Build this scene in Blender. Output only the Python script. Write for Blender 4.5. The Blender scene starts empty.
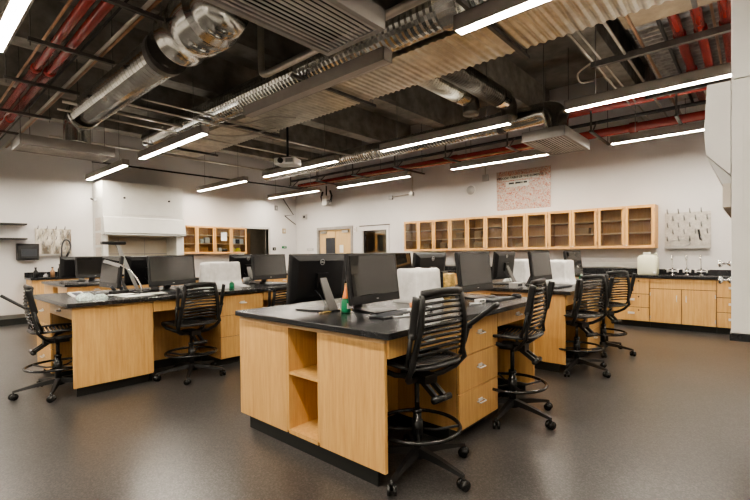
import bpy, math, random
from math import sin, cos, pi, radians, hypot, atan2
from mathutils import Vector, Matrix
random.seed(7)
D = bpy.data
col = bpy.context.scene.collection
V = Vector

# ------------------------------------------------------------------ materials
def new_mat(name):
    m = D.materials.new(name); m.use_nodes = True
    nt = m.node_tree; nt.nodes.clear()
    o = nt.nodes.new('ShaderNodeOutputMaterial'); b = nt.nodes.new('ShaderNodeBsdfPrincipled')
    nt.links.new(b.outputs[0], o.inputs[0])
    return m, nt, b
def coords(nt, scale=(1, 1, 1)):
    g = nt.nodes.new('ShaderNodeNewGeometry'); mp = nt.nodes.new('ShaderNodeMapping')
    mp.inputs['Scale'].default_value = scale
    nt.links.new(g.outputs['Position'], mp.inputs[0]); return mp.outputs[0]
def noise(nt, vec, scale, detail=3, rough=.55):
    n = nt.nodes.new('ShaderNodeTexNoise'); n.inputs['Scale'].default_value = scale
    n.inputs['Detail'].default_value = detail; n.inputs['Roughness'].default_value = rough
    nt.links.new(vec, n.inputs['Vector']); return n.outputs['Fac']
def ramp(nt, fac, stops):
    r = nt.nodes.new('ShaderNodeValToRGB'); e = r.color_ramp.elements
    while len(e) < len(stops): e.new(.5)
    for k, (p, c) in enumerate(stops): e[k].position = p; e[k].color = (*c, 1)
    nt.links.new(fac, r.inputs[0]); return r.outputs[0]
def bump(nt, b, h, strength=.2, dist=.01):
    n = nt.nodes.new('ShaderNodeBump'); n.inputs['Strength'].default_value = strength
    n.inputs['Distance'].default_value = dist
    nt.links.new(h, n.inputs['Height']); nt.links.new(n.outputs[0], b.inputs['Normal'])
def plain(name, c, rough=.5, metal=0, var=.12, sc=6, bmp=0, spec=.5, coat=0):
    m, nt, b = new_mat(name)
    v = coords(nt); f = noise(nt, v, sc)
    lo = tuple(x*(1-var) for x in c); hi = tuple(min(1, x*(1+var)) for x in c)
    nt.links.new(ramp(nt, f, [(.3, lo), (.7, hi)]), b.inputs['Base Color'])
    b.inputs['Roughness'].default_value = rough; b.inputs['Metallic'].default_value = metal
    b.inputs['Specular IOR Level'].default_value = spec; b.inputs['Coat Weight'].default_value = coat
    if bmp: bump(nt, b, noise(nt, v, 60), bmp, .004)
    return m
def wood(name, lo, hi, vert=True):
    m, nt, b = new_mat(name)
    v = coords(nt, (14, 14, .9) if vert else (1.2, 1.2, 14))
    f = noise(nt, v, 3.0, 6, .6); f2 = noise(nt, coords(nt, (60, 60, 3)), 3.0, 3, .6)
    mx = nt.nodes.new('ShaderNodeMath'); mx.operation = 'MULTIPLY_ADD'; mx.inputs[1].default_value = .35
    nt.links.new(f2, mx.inputs[0]); nt.links.new(f, mx.inputs[2])
    nt.links.new(ramp(nt, mx.outputs[0], [(.45, lo), (.9, hi)]), b.inputs['Base Color'])
    b.inputs['Roughness'].default_value = .42
    b.inputs['Coat Weight'].default_value = .12; b.inputs['Coat Roughness'].default_value = .25
    return m
WOOD = wood('maple', (.51, .285, .098), (.67, .42, .165))
WOODE = wood('maple_rail', (.43, .28, .14), (.53, .37, .20), False)
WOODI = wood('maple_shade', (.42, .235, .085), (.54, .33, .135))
CABW = wood('honey_maple', (.60, .32, .10), (.74, .43, .165))
SHELFW = wood('shelf_maple', (.74, .50, .24), (.85, .62, .34))
DOORW = wood('door_maple', (.55, .38, .18), (.66, .47, .24))
DARKW = wood('dark_door', (.10, .06, .035), (.16, .10, .05))
BLACKTOP = plain('epoxy_black', (.016, .017, .019), .24, var=.35, sc=30, spec=.55)
KICK = plain('black_rubber', (.010, .011, .010), .45)
CHB = plain('chair_black', (.008, .008, .008), .42, var=.2)
CHG = plain('chair_gloss', (.012, .012, .012), .25, var=.2)
PLB = plain('black_plastic', (.008, .008, .009), .36, var=.2)
CHROME = plain('chrome', (.75, .75, .74), .14, 1, .03)
PULL = plain('bright_pull', (.72, .70, .66), .28, .35, .03)
STEEL = plain('steel', (.55, .54, .51), .3, 1, .1)
GREYP = plain('grey_plastic', (.30, .30, .29), .4)
SILVP = plain('silver_plastic', (.42, .42, .42), .35, .4)
STANDG = plain('stand_grey', (.15, .145, .14), .35, .3)
WHITE = plain('white_plastic', (.72, .71, .68), .4, var=.04)
PAPER = plain('paper', (.78, .77, .73), .8, var=.04)
HOODW = plain('hood_white', (.66, .655, .62), .35, var=.03, spec=.5)
HOODG = plain('hood_grey', (.50, .50, .48), .4, var=.03)
LINER = plain('hood_liner', (.50, .45, .36), .5, var=.1, sc=2)
GREEN = plain('green', (.02, .22, .10), .4)
TEAL = plain('pale_green', (.50, .60, .55), .35, var=.55, sc=70)
ORANGE = plain('orange', (.80, .30, .10), .5)
YELLOW = plain('yellow', (.80, .70, .03), .5)
TAN = plain('tan', (.62, .42, .14), .5, var=.4, sc=40)
BLUE = plain('blue', (.10, .18, .35), .3)
RED = plain('red_paint', (.34, .045, .035), .25, var=.08, sc=5, spec=.7)
BRONZE = plain('copper_pipe', (.42, .24, .13), .35, .7, .25)
CONDUIT = plain('conduit', (.50, .46, .40), .35, .7, .1)
STRUT = plain('strut', (.13, .12, .11), .5, .5, .3)
BLKPIPE = plain('black_iron', (.025, .022, .02), .5, .2, .3)
HOUSING = plain('light_housing', (.36, .33, .30), .45, .3, .06)
GRILLE = plain('grille_grey', (.33, .315, .295), .5, .1, .06)
GRILLEF = plain('grille_fin', (.55, .53, .50), .45)
SHADOW = plain('dark_void', (.006, .006, .006), .9)
FOIL = plain('foil', (.34, .32, .30), .34, .9, .35, 14, .5)
JUG = plain('jug', (.74, .74, .55), .45, var=.05)
CHAR = plain('charcoal', (.035, .04, .05), .4)
CONCRETE = plain('concrete', (.22, .205, .18), .85, var=.25, sc=3, bmp=.25)
BEAMM = plain('concrete_beam', (.27, .25, .215), .85, var=.3, sc=4, bmp=.25)
CORR = plain('corridor', (.10, .09, .075), .7)
WALLM, nt, b = new_mat('wall_paint')
f = noise(nt, coords(nt), 1.2, 4)
nt.links.new(ramp(nt, f, [(.3, (.60, .585, .575)), (.7, (.64, .625, .615))]), b.inputs['Base Color'])
b.inputs['Roughness'].default_value = .6; bump(nt, b, noise(nt, coords(nt), 180), .08, .002)
FLOORM, nt, b = new_mat('speckled_floor')
vo = nt.nodes.new('ShaderNodeTexVoronoi'); vo.inputs['Scale'].default_value = 130; nt.links.new(coords(nt), vo.inputs['Vector'])
f1 = ramp(nt, vo.outputs['Color'], [(.15, (.034, .0325, .0315)), (.5, (.053, .050, .048)), (.9, (.094, .090, .087))])
f2 = ramp(nt, noise(nt, coords(nt), .9, 5), [(.3, (.82, .82, .82)), (.7, (1.12, 1.10, 1.08))])
mx = nt.nodes.new('ShaderNodeMixRGB'); mx.blend_type = 'MULTIPLY'; mx.inputs[0].default_value = 1
nt.links.new(f1, mx.inputs[1]); nt.links.new(f2, mx.inputs[2]); nt.links.new(mx.outputs[0], b.inputs['Base Color'])
rr = nt.nodes.new('ShaderNodeMapRange'); rr.inputs[3].default_value = .27; rr.inputs[4].default_value = .33
nt.links.new(noise(nt, coords(nt), .8, 2), rr.inputs[0]); nt.links.new(rr.outputs[0], b.inputs['Roughness'])
bump(nt, b, noise(nt, coords(nt), 1.5, 2), .05, .02)
b.inputs['Specular IOR Level'].default_value = .5

def metalduct(name, c, rough):
    m, nt, b = new_mat(name)
    v = coords(nt); f = noise(nt, v, 4, 5, .7)
    nt.links.new(ramp(nt, f, [(.3, tuple(x*.6 for x in c)), (.7, c)]), b.inputs['Base Color'])
    b.inputs['Metallic'].default_value = 1; b.inputs['Roughness'].default_value = rough
    bump(nt, b, noise(nt, v, 5, 1), .05, .02)
    return m
GALV = metalduct('galvanised', (.68, .67, .63), .18)
GALVD = metalduct('galvanised_reflected_gold', (.74, .69, .58), .32)  # gold of reflected light put into the base colour
DUCTDARK = metalduct('dark_duct', (.22, .20, .17), .4)
SCREEN, nt, b = new_mat('screen_glass')
nt.links.new(ramp(nt, noise(nt, coords(nt), 2), [(.3, (.012, .0115, .011)), (.7, (.018, .017, .016))]), b.inputs['Base Color'])
b.inputs['Roughness'].default_value = .03; b.inputs['Specular IOR Level'].default_value = .9
GLASS = D.materials.new('pane_glass'); GLASS.use_nodes = True; nt = GLASS.node_tree; nt.nodes.clear()
o_ = nt.nodes.new('ShaderNodeOutputMaterial'); t_ = nt.nodes.new('ShaderNodeBsdfTransparent'); g_ = nt.nodes.new('ShaderNodeBsdfGlossy')
t_.inputs[0].default_value = (.93, .95, .94, 1); g_.inputs['Roughness'].default_value = .05
fr = nt.nodes.new('ShaderNodeFresnel'); fr.inputs[0].default_value = 1.5; ms = nt.nodes.new('ShaderNodeMixShader')
nt.links.new(fr.outputs[0], ms.inputs[0]); nt.links.new(t_.outputs[0], ms.inputs[1]); nt.links.new(g_.outputs[0], ms.inputs[2]); nt.links.new(ms.outputs[0], o_.inputs[0])
LENS = D.materials.new('light_lens'); LENS.use_nodes = True; nt = LENS.node_tree; nt.nodes.clear()
o_ = nt.nodes.new('ShaderNodeOutputMaterial'); e_ = nt.nodes.new('ShaderNodeEmission')
e_.inputs[0].default_value = (1.0, .90, .76, 1); e_.inputs[1].default_value = 44
nt.links.new(e_.outputs[0], o_.inputs[0])
FILL = LENS.copy(); FILL.name = 'ceiling_fill'; FILL.node_tree.nodes['Emission'].inputs[1].default_value = 2.2; FILL.node_tree.nodes['Emission'].inputs[0].default_value = (1, .96, .88, 1)  # added glow that lifts the dark ceiling
LENSOFF = plain('lens_off', (.55, .50, .46), .5, var=.03)
COVER, nt, b = new_mat('dust_cover')
nt.links.new(ramp(nt, noise(nt, coords(nt), 14, 4), [(.3, (.62, .61, .59)), (.7, (.78, .77, .75))]), b.inputs['Base Color'])
b.inputs['Roughness'].default_value = .35; b.inputs['Subsurface Weight'].default_value = 0
POSTER, nt, b = new_mat('poster_print')
vec = coords(nt, (1, 1, 1)); w = nt.nodes.new('ShaderNodeTexBrick'); nt.links.new(vec, w.inputs['Vector'])
mp = nt.nodes.new('ShaderNodeMapping'); mp.inputs['Rotation'].default_value = (0, radians(90), radians(90)); nt.links.new(vec, mp.inputs[0]); 
nn = noise(nt, vec, 36, 2, .8)
nt.nodes.remove(w)
nt.links.new(ramp(nt, nn, [(.38, (.30, .07, .05)), (.46, (.50, .33, .27)), (.54, (.56, .53, .47)), (.64, (.20, .15, .14))]), b.inputs['Base Color'])
b.inputs['Roughness'].default_value = .22
PEGM, nt, b = new_mat('peg_steel')
nt.links.new(ramp(nt, noise(nt, coords(nt), 16, 5, .75), [(.35, (.42, .39, .35)), (.65, (.62, .59, .54))]), b.inputs['Base Color'])
b.inputs['Metallic'].default_value = .4; b.inputs['Roughness'].default_value = .32
PEGM2, nt, b = new_mat('stained_steel')
nt.links.new(ramp(nt, noise(nt, coords(nt, (1, 1, .35)), 6, 5, .7), [(.40, (.16, .13, .10)), (.52, (.50, .46, .38)), (.62, (.72, .68, .60))]), b.inputs['Base Color'])
b.inputs['Roughness'].default_value = .35
MOTTLE = plain('notices', (.62, .55, .48), .7, var=.35, sc=45)
INSUL = metalduct('duct_wrap', (.46, .37, .26), .45)

# ------------------------------------------------------------------ mesh builder
class MB:
    def __init__(s): s.v = []; s.f = []; s.sm = []
    def add(s, vs, fs, smooth=False, M=None):
        n = len(s.v)
        s.v += [tuple(M @ V(p)) if M else tuple(p) for p in vs]
        s.f += [tuple(i+n for i in f) for f in fs]; s.sm += [smooth]*len(fs); return s
    def box(s, x0, y0, z0, x1, y1, z1, M=None):
        vs = [(x, y, z) for z in (z0, z1) for y in (y0, y1) for x in (x0, x1)]
        return s.add(vs, [(0, 2, 3, 1), (4, 5, 7, 6), (0, 1, 5, 4), (2, 6, 7, 3), (0, 4, 6, 2), (1, 3, 7, 5)], M=M)
    def frame(s, p, q):
        d = (q-p).normalized(); a = V((0, 0, 1)) if abs(d.z) < .95 else V((1, 0, 0))
        u = d.cross(a).normalized(); return u, d.cross(u).normalized()
    def tube(s, pts, r, n=10, cap=True, smooth=True, flat=None):
        """round tube along pts; r number or list; flat=(ru,rv) for an elliptical or flat section"""
        pts = [V(p) for p in pts]; m = len(pts); rs = r if isinstance(r, (list, tuple)) else [r]*m
        vs = []; u = None
        for i, p in enumerate(pts):
            d = (pts[min(i+1, m-1)]-pts[max(i-1, 0)]).normalized()
            if u is None: u, _ = s.frame(p, p+d)
            u = (u - d*u.dot(d)).normalized(); w = d.cross(u)
            for k in range(n):
                a = 2*pi*k/n; cu, cw = cos(a), sin(a)
                if flat: vs.append(p + u*cu*flat[0] + w*cw*flat[1])
                else: vs.append(p + (u*cu + w*cw)*rs[i])
        fs = [(i*n+k, i*n+(k+1) % n, (i+1)*n+(k+1) % n, (i+1)*n+k) for i in range(m-1) for k in range(n)]
        if cap: fs += [tuple(range(n))[::-1], tuple((m-1)*n+k for k in range(n))]
        return s.add(vs, fs, smooth)
    def bar(s, p, q, w, h, up=(0, 0, 1)):
        p, q = V(p), V(q); d = (q-p).normalized(); u = d.cross(V(up))
        if u.length < 1e-4: u = d.cross(V((1, 0, 0)))
        u.normalize(); t = u.cross(d)
        vs = [e + u*a*w/2 + t*b_*h/2 for e in (p, q) for a, b_ in ((-1, -1), (1, -1), (1, 1), (-1, 1))]
        return s.add(vs, [(0, 1, 2, 3), (7, 6, 5, 4), (0, 4, 5, 1), (1, 5, 6, 2), (2, 6, 7, 3), (3, 7, 4, 0)])
    def ring(s, c, R, r, n=40, m=8, axis='z'):
        vs = []
        for i in range(n):
            a = 2*pi*i/n
            for k in range(m):
                b_ = 2*pi*k/m; q = (R+r*cos(b_))
                p = (q*cos(a), q*sin(a), r*sin(b_))
                if axis == 'y': p = (p[0], p[2], p[1])
                if axis == 'x': p = (p[2], p[0], p[1])
                vs.append((c[0]+p[0], c[1]+p[1], c[2]+p[2]))
        return s.add(vs, [(i*m+k, ((i+1) % n)*m+k, ((i+1) % n)*m+(k+1) % m, i*m+(k+1) % m) for i in range(n) for k in range(m)], True)
    def prism(s, poly, z0, z1, M=None):
        n = len(poly); vs = [(x, y, z0) for x, y in poly]+[(x, y, z1) for x, y in poly]
        return s.add(vs, [tuple(range(n))[::-1], tuple(range(n, 2*n))]+[(i, (i+1) % n, n+(i+1) % n, n+i) for i in range(n)], M=M)
    def loft(s, rings, smooth=False, caps=True):
        n = len(rings[0]); vs = [p for r in rings for p in r]
        fs = [(i*n+k, i*n+(k+1) % n, (i+1)*n+(k+1) % n, (i+1)*n+k) for i in range(len(rings)-1) for k in range(n)]
        if caps: fs += [tuple(range(n))[::-1], tuple((len(rings)-1)*n+k for k in range(n))]
        return s.add(vs, fs, smooth)
    def build(s, name, mat, parent=None, loc=None, bevel=0, kind=None, world=True):
        off = V((0, 0, 0))
        if parent is not None and world: off = abs_loc(parent)
        if loc is not None: off = V(loc)
        me = D.meshes.new(name)
        me.from_pydata([tuple(V(p)-off) for p in s.v], [], s.f)
        me.polygons.foreach_set('use_smooth', s.sm); me.materials.append(mat)
        me.validate(); 
        import bmesh
        bm = bmesh.new(); bm.from_mesh(me); bmesh.ops.recalc_face_normals(bm, faces=bm.faces); bm.to_mesh(me); bm.free()
        o = D.objects.new(name, me); col.objects.link(o)
        if parent is not None: o.parent = parent
        if loc is not None: o.location = off
        if bevel:
            md = o.modifiers.new('bevel', 'BEVEL'); md.width = bevel; md.segments = 2; md.limit_method = 'ANGLE'; md.angle_limit = radians(50)
        if kind: o['kind'] = kind
        return o
def abs_loc(o):
    l = V(o.location)
    while o.parent: o = o.parent; l += V(o.location)
    return l
def tag(o, label=None, cat=None, group=None):
    if label: o['label'] = label
    if cat: o['category'] = cat
    if group: o['group'] = group
    return o
def thing(name, label, cat, loc=(0, 0, 0), rz=0, group=None):
    o = D.objects.new(name, None); col.objects.link(o); o.empty_display_size = .1
    o.location = loc; o.rotation_euler = (0, 0, rz); return tag(o, label, cat, group)
def kids(o): return [c for c in col.objects if c.parent == o]
def copy_tree(o, parent=None):
    c = o.copy(); col.objects.link(c)
    if parent: c.parent = parent
    for ch in kids(o): copy_tree(ch, c)
    return c
def text(name, body, size, M, mat, parent=None, extrude=.001, align='CENTER'):
    cu = D.curves.new(name, 'FONT'); cu.body = body; cu.size = size; cu.extrude = extrude; cu.align_x = align; cu.align_y = 'CENTER'; cu.offset = size*.03
    cu.materials.append(mat); tmp = D.objects.new(name, cu); col.objects.link(tmp)
    me = D.meshes.new_from_object(tmp.evaluated_get(bpy.context.evaluated_depsgraph_get())); D.objects.remove(tmp)
    o = D.objects.new(name, me); col.objects.link(o)
    o.parent = parent; o.matrix_local = M; return o
def struct(mb, name, mat, **k):
    o = mb.build(name, mat, kind='structure', **k); return o

# ------------------------------------------------------------------ room
XR, YL, XN, YN, HC = 9.25, 11.9, -3.2, -.95, 4.75
struct(MB().box(XN-.2, YN-.2, -.1, XR+.2, YL+.2, 0), 'floor', FLOORM)
struct(MB().box(XN-.2, YN-.2, HC, XR+.2, YL+.2, HC+.2), 'ceiling', CONCRETE)
DX0, DX1, DZ = 7.22, 8.12, 2.17          # open doorway in the left wall
struct(MB().box(XN, YL, 0, DX0, YL+.15, HC).box(DX1, YL, 0, XR, YL+.15, HC).box(DX0, YL, DZ, DX1, YL+.15, HC), 'wall_left', WALLM)
struct(MB().box(XR, YN, 0, XR+.15, 7.765, HC).box(XR, 8.775, 0, XR+.15, 9.19, HC).box(XR, 10.76, 0, XR+.15, YL+.15, HC)
       .box(XR, 7.765, 0, XR+.15, 8.775, .95).box(XR, 7.765, 2.13, XR+.15, 8.775, HC).box(XR, 9.19, 2.16, XR+.15, 10.76, HC), 'wall_right', WALLM)
struct(MB().box(XN-.15, YN, 0, XN, YL+.15, HC), 'wall_rear', WALLM)
struct(MB().box(XN, YN-.15, 0, XR+.15, YN, HC), 'wall_near', WALLM)
struct(MB().box(XN, YL-.012, 0, 1.2, YL, .1), 'baseboard_left', KICK)
struct(MB().box(DX1+.09, YL-.012, 0, XR, YL, .1), 'baseboard_left', KICK)
struct(MB().box(XR-.012, 10.86, 0, XR, YL, .1).box(XR-.012, 6.95, 0, XR, 9.1, .1), 'baseboard_right', KICK)
# corridor beyond the open doorway
struct(MB().box(6.3, YL+1.6, 0, 9.0, YL+1.7, 2.6), 'wall_corridor', CORR)
struct(MB().box(6.2, YL+.15, 0, 6.3, YL+1.6, 2.6).box(9.0, YL+.15, 0, 9.1, YL+1.6, 2.6).box(6.2, YL+.15, 2.6, 9.1, YL+1.7, 2.7), 'wall_corridor', CORR)
struct(MB().box(6.2, YL+.2, -.1, 9.1, YL+1.7, 0), 'floor', FLOORM)
d = struct(MB().box(7.55, YL+1.53, 0, 8.4, YL+1.6, 2.1), 'door_1', DARKW)
MB().box(7.63, YL+1.50, 1.5, 7.80, YL+1.53, 1.9).build('vision_panel', SHADOW, d)
lc = D.lights.new('corridor_fill', 'AREA'); lc.energy = 9; lc.size = .5; lc.color = (1, .85, .65); lo = D.objects.new('corridor_fill', lc); col.objects.link(lo); lo.location = (7.6, YL+.8, 2.55)  # fill light added to brighten the dark doorway
fr_ = struct(MB().box(DX0-.06, YL-.02, 0, DX0+.0, YL+.17, DZ+.06).box(DX1, YL-.02, 0, DX1+.06, YL+.17, DZ+.06).box(DX0, YL-.02, DZ, DX1, YL+.17, DZ+.06), 'trim_1', HOODG)
# concrete beams run across the room
for i, y in enumerate((-.1, 1.65, 3.38, 5.2, 7.05, 8.85, 10.6)):
    struct(MB().box(XN, y-.11, 4.18, XR, y+.11, HC).box(XN, y-.16, 4.10, XR, y+.16, 4.18), 'ceiling_beam', BEAMM)
# window in right wall
w = struct(MB().box(XR-.03, 7.72, .90, XR+.02, 7.80, 2.14).box(XR-.03, 8.74, .90, XR+.02, 8.82, 2.14).box(XR-.03, 7.80, 2.02, XR+.02, 8.74, 2.14).box(XR-.03, 7.8, .90, XR+.02, 8.74, .97), 'window_1', WALLM)
MB().box(XR+.03, 7.80, .97, XR+.04, 8.74, 2.02).build('pane', GLASS, w)
MB().box(XR-.05, 7.70, 2.14, XR+.0, 8.84, 2.17).build('window_head', STRUT, w)
mb = MB().box(XR+.5, 7.5, .8, XR+.55, 9.0, 2.3)
struct(mb, 'wall_beyond_window', plain('beyond', (.05, .052, .04), .7, var=.6, sc=5))
# double door in right wall
d = struct(MB().box(XR+.04, 9.99, .01, XR+.085, 10.71, 2.11), 'door_2', DOORW)
MB().box(XR+.03, 9.99, .25, XR+.04, 10.42, 1.86).build('dark_panel', CHAR, d)
MB().box(XR-.02, 10.36, 2.0, XR+.04, 10.62, 2.07).build('door_closer', STEEL, d)
d = struct(MB().box(XR+.04, 9.24, .01, XR+.085, 9.97, 2.11), 'door_3', DOORW)
MB().box(XR-.02, 9.35, 2.0, XR+.04, 9.62, 2.07).build('door_closer', STEEL, d)
MB().box(XR+.03, 9.62, 1.38, XR+.04, 9.78, 1.62).build('notice', PAPER, d)
MB().box(XR+.0, 9.9, .98, XR+.04, 9.95, 1.08).build('door_handle', CHROME, d)
struct(MB().box(XR-.02, 10.71, 0, XR+.1, 10.80, 2.20).box(XR-.02, 9.15, 0, XR+.1, 9.24, 2.20).box(XR-.02, 9.24, 2.11, XR+.1, 10.71, 2.20), 'trim_2', plain('frame_dark', (.30, .28, .26), .5))
struct(MB().box(XR+.1, 9.1, 0, XR+.15, 10.9, 2.3), 'wall_beyond_door', SHADOW)

# ------------------------------------------------------------------ camera
yaw, pitch, roll = radians(41.297), radians(-.8434), radians(.6607); F, CY, CX = 428.57, 259.34, 378.77
fw = V((cos(yaw)*cos(pitch), sin(yaw)*cos(pitch), sin(pitch))); r0 = V((sin(yaw), -cos(yaw), 0)); d0 = fw.cross(r0)
rt = r0*cos(roll)+d0*sin(roll); dn = -r0*sin(roll)+d0*cos(roll)
cd = D.cameras.new('camera'); cam = D.objects.new('camera', cd); col.objects.link(cam)
cd.sensor_width = 36; cd.lens = F/750*36; cd.shift_x = -(CX-375)/750; cd.shift_y = (CY-250)/750; cd.clip_start = .05
M3 = Matrix((rt, -dn, -fw)).transposed(); cam.matrix_world = Matrix.Translation((0, 0, 1.355)) @ M3.to_4x4()
bpy.context.scene.camera = cam

# ------------------------------------------------------------------ pendant lights
def pendant(x, y0, y1, label, on=True):
    z = 3.1; r = thing('pendant_light', label, 'ceiling light', (x, (y0+y1)/2, z), 0, None)
    w = .062
    # U-shaped housing with an open underside; the lens sits just inside it
    MB().box(x-w, y0, z+.012, x-w+.008, y1, z+.13).box(x+w-.008, y0, z+.012, x+w, y1, z+.13).box(x-w, y0, z+.122, x+w, y1, z+.13)\
        .box(x-w, y0, z+.012, x+w, y0+.01, z+.13).box(x-w, y1-.01, z+.012, x+w, y1, z+.13).build('housing', HOUSING, r)
    MB().box(x-.044, y0+.012, z+.016, x+.044, y1-.012, z+.034).build('lens', LENS if on else LENSOFF, r)
    MB().box(x-w+.008, y0+.01, z+.013, x-.045, y1-.01, z+.034).box(x+.045, y0+.01, z+.013, x+w-.008, y1-.01, z+.034).build('reflector_edge', LENSOFF, r)
    if on: MB().box(x-.03, y0+.05, z+.131, x+.03, y1-.05, z+.133).build('added_fill_strip', FILL, r)  # added emitter, hidden from below, brightens the ceiling
    for yy in (y0+.35, y1-.35):
        MB().tube([(x, yy, z+.13), (x, yy, 4.7)], .004, 5).build('suspension_cable', STRUT, r)
    return r
seg = [(-.62, 1.80), (2.53, 4.87), (5.99, 8.40), (9.17, 11.55)]
names = {
 (0, 1): 'lit linear pendant hanging beside the red pipes, closest to them and biggest in view',
 (0, 0): 'lit linear pendant out of view over the near floor beside the red pipes',
 (0, 2): 'lit linear pendant over the far floor beside the black wall shelves',
 (1, 0): 'lit linear pendant below the ribbed rectangular duct at the top edge of the photo',
 (1, 1): 'unlit grey linear pendant below the ribbed duct, its lens dark',
 (1, 2): 'lit linear pendant over the left bench between the big spiral duct and the ribbed duct',
 (1, 3): 'lit linear pendant ending just in front of the white fume hood',
 (2, 0): 'long lit pendant whose end meets the near fume hood below the red riser pipes',
 (2, 1): 'lit linear pendant in the middle row beside the curved duct elbow',
 (2, 2): 'lit linear pendant crossing in front of the white projector',
 (2, 3): 'lit linear pendant hanging alone above the two small cupboards near the fume hood',
 (3, 0): 'lit linear pendant above the steel pegboard in the row along the long cupboard wall',
 (3, 1): 'lit linear pendant right above the printed wall poster',
 (3, 2): 'lit linear pendant above the double door, beyond the hanging camera',
 (3, 3): 'lit linear pendant in the far corner above the open doorway'}
for (i, j), lab in names.items():
    pendant((.62, 3.04, 5.65, 7.93)[i], seg[j][0], seg[j][1], lab, (i, j) != (1, 1))
for y0, y1 in (seg[0], seg[1], seg[2], seg[3]):
    pendant(-1.8, y0, y1, 'lit linear pendant beyond the edge of the view in the row behind the photographer')['group'] = 'pendants out of view'
pendant(.62, *seg[3], 'lit linear pendant over the far floor in front of the wall shelves')

# ------------------------------------------------------------------ island benches
def handle(x, y, z, nrm, parent, w=.085):
    """wire pull; nrm is the outward direction in plan"""
    nx, ny = nrm; tx, ty = -ny, nx; h = w/2
    pts = [(x-tx*h, y-ty*h, z), (x-tx*h+nx*.028, y-ty*h+ny*.028, z-.006), (x+tx*h+nx*.028, y+ty*h+ny*.028, z-.006), (x+tx*h, y+ty*h, z)]
    mb = MB().tube(pts, .0055, 8)
    mb.bar((x-tx*.03+nx*.003, y-ty*.03+ny*.003, z+.006), (x+tx*.03+nx*.003, y+ty*.03+ny*.003, z+.006), .006, .022)
    return mb.build('handle', PULL, parent)
def drawer_unit(x0, x1, y0, y1, nrm, label, deep=.55):
    """free three-drawer pedestal between plan corners; drawers face nrm"""
    cx_, cy_ = (x0+x1)/2, (y0+y1)/2
    r = thing('drawer_cabinet', label, 'cabinet', (cx_, cy_, 0))
    nx, ny = nrm; t = .02
    def inset(a): return (x0+(a if nx < 0 else 0), y0+(a if ny < 0 else 0), x1-(a if nx > 0 else 0), y1-(a if ny > 0 else 0))
    a = inset(t+.002)
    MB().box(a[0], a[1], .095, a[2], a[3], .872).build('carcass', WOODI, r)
    if nx: e = (x0+t, x0+t+.0015) if nx < 0 else (x1-t-.0015, x1-t); MB().box(e[0], y0+.002, .1, e[1], y1-.002, .865).build('gap_shade', SHADOW, r)  # black sheet stands in for shade in the drawer gaps
    else: e = (y0+t, y0+t+.0015) if ny < 0 else (y1-t-.0015, y1-t); MB().box(x0+.002, e[0], .1, x1-.002, e[1], .865).build('gap_shade', SHADOW, r)
    k = inset(.085); MB().box(k[0]+.005, k[1]+.005, 0, k[2]-.005, k[3]-.005, .093).build('toe_kick', KICK, r)
    for z0, z1 in ((.092, .348), (.354, .608), (.614, .858)):
        g = .003
        if ny: yy = (y0, y0+t) if ny < 0 else (y1-t, y1); bx = (x0+g, yy[0], x1-g, yy[1]); hx, hy = (x0+x1)/2, (y0 if ny < 0 else y1)
        else: xx = (x0, x0+t) if nx < 0 else (x1-t, x1); bx = (xx[0], y0+g, xx[1], y1-g); hx, hy = (x0 if nx < 0 else x1), (y0+y1)/2
        dr = MB().box(bx[0], bx[1], z0, bx[2], bx[3], z1).build('drawer', WOOD, r, bevel=.0025)
        handle(hx, hy, (z0+z1)/2+.02, nrm, dr)
    return r
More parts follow.
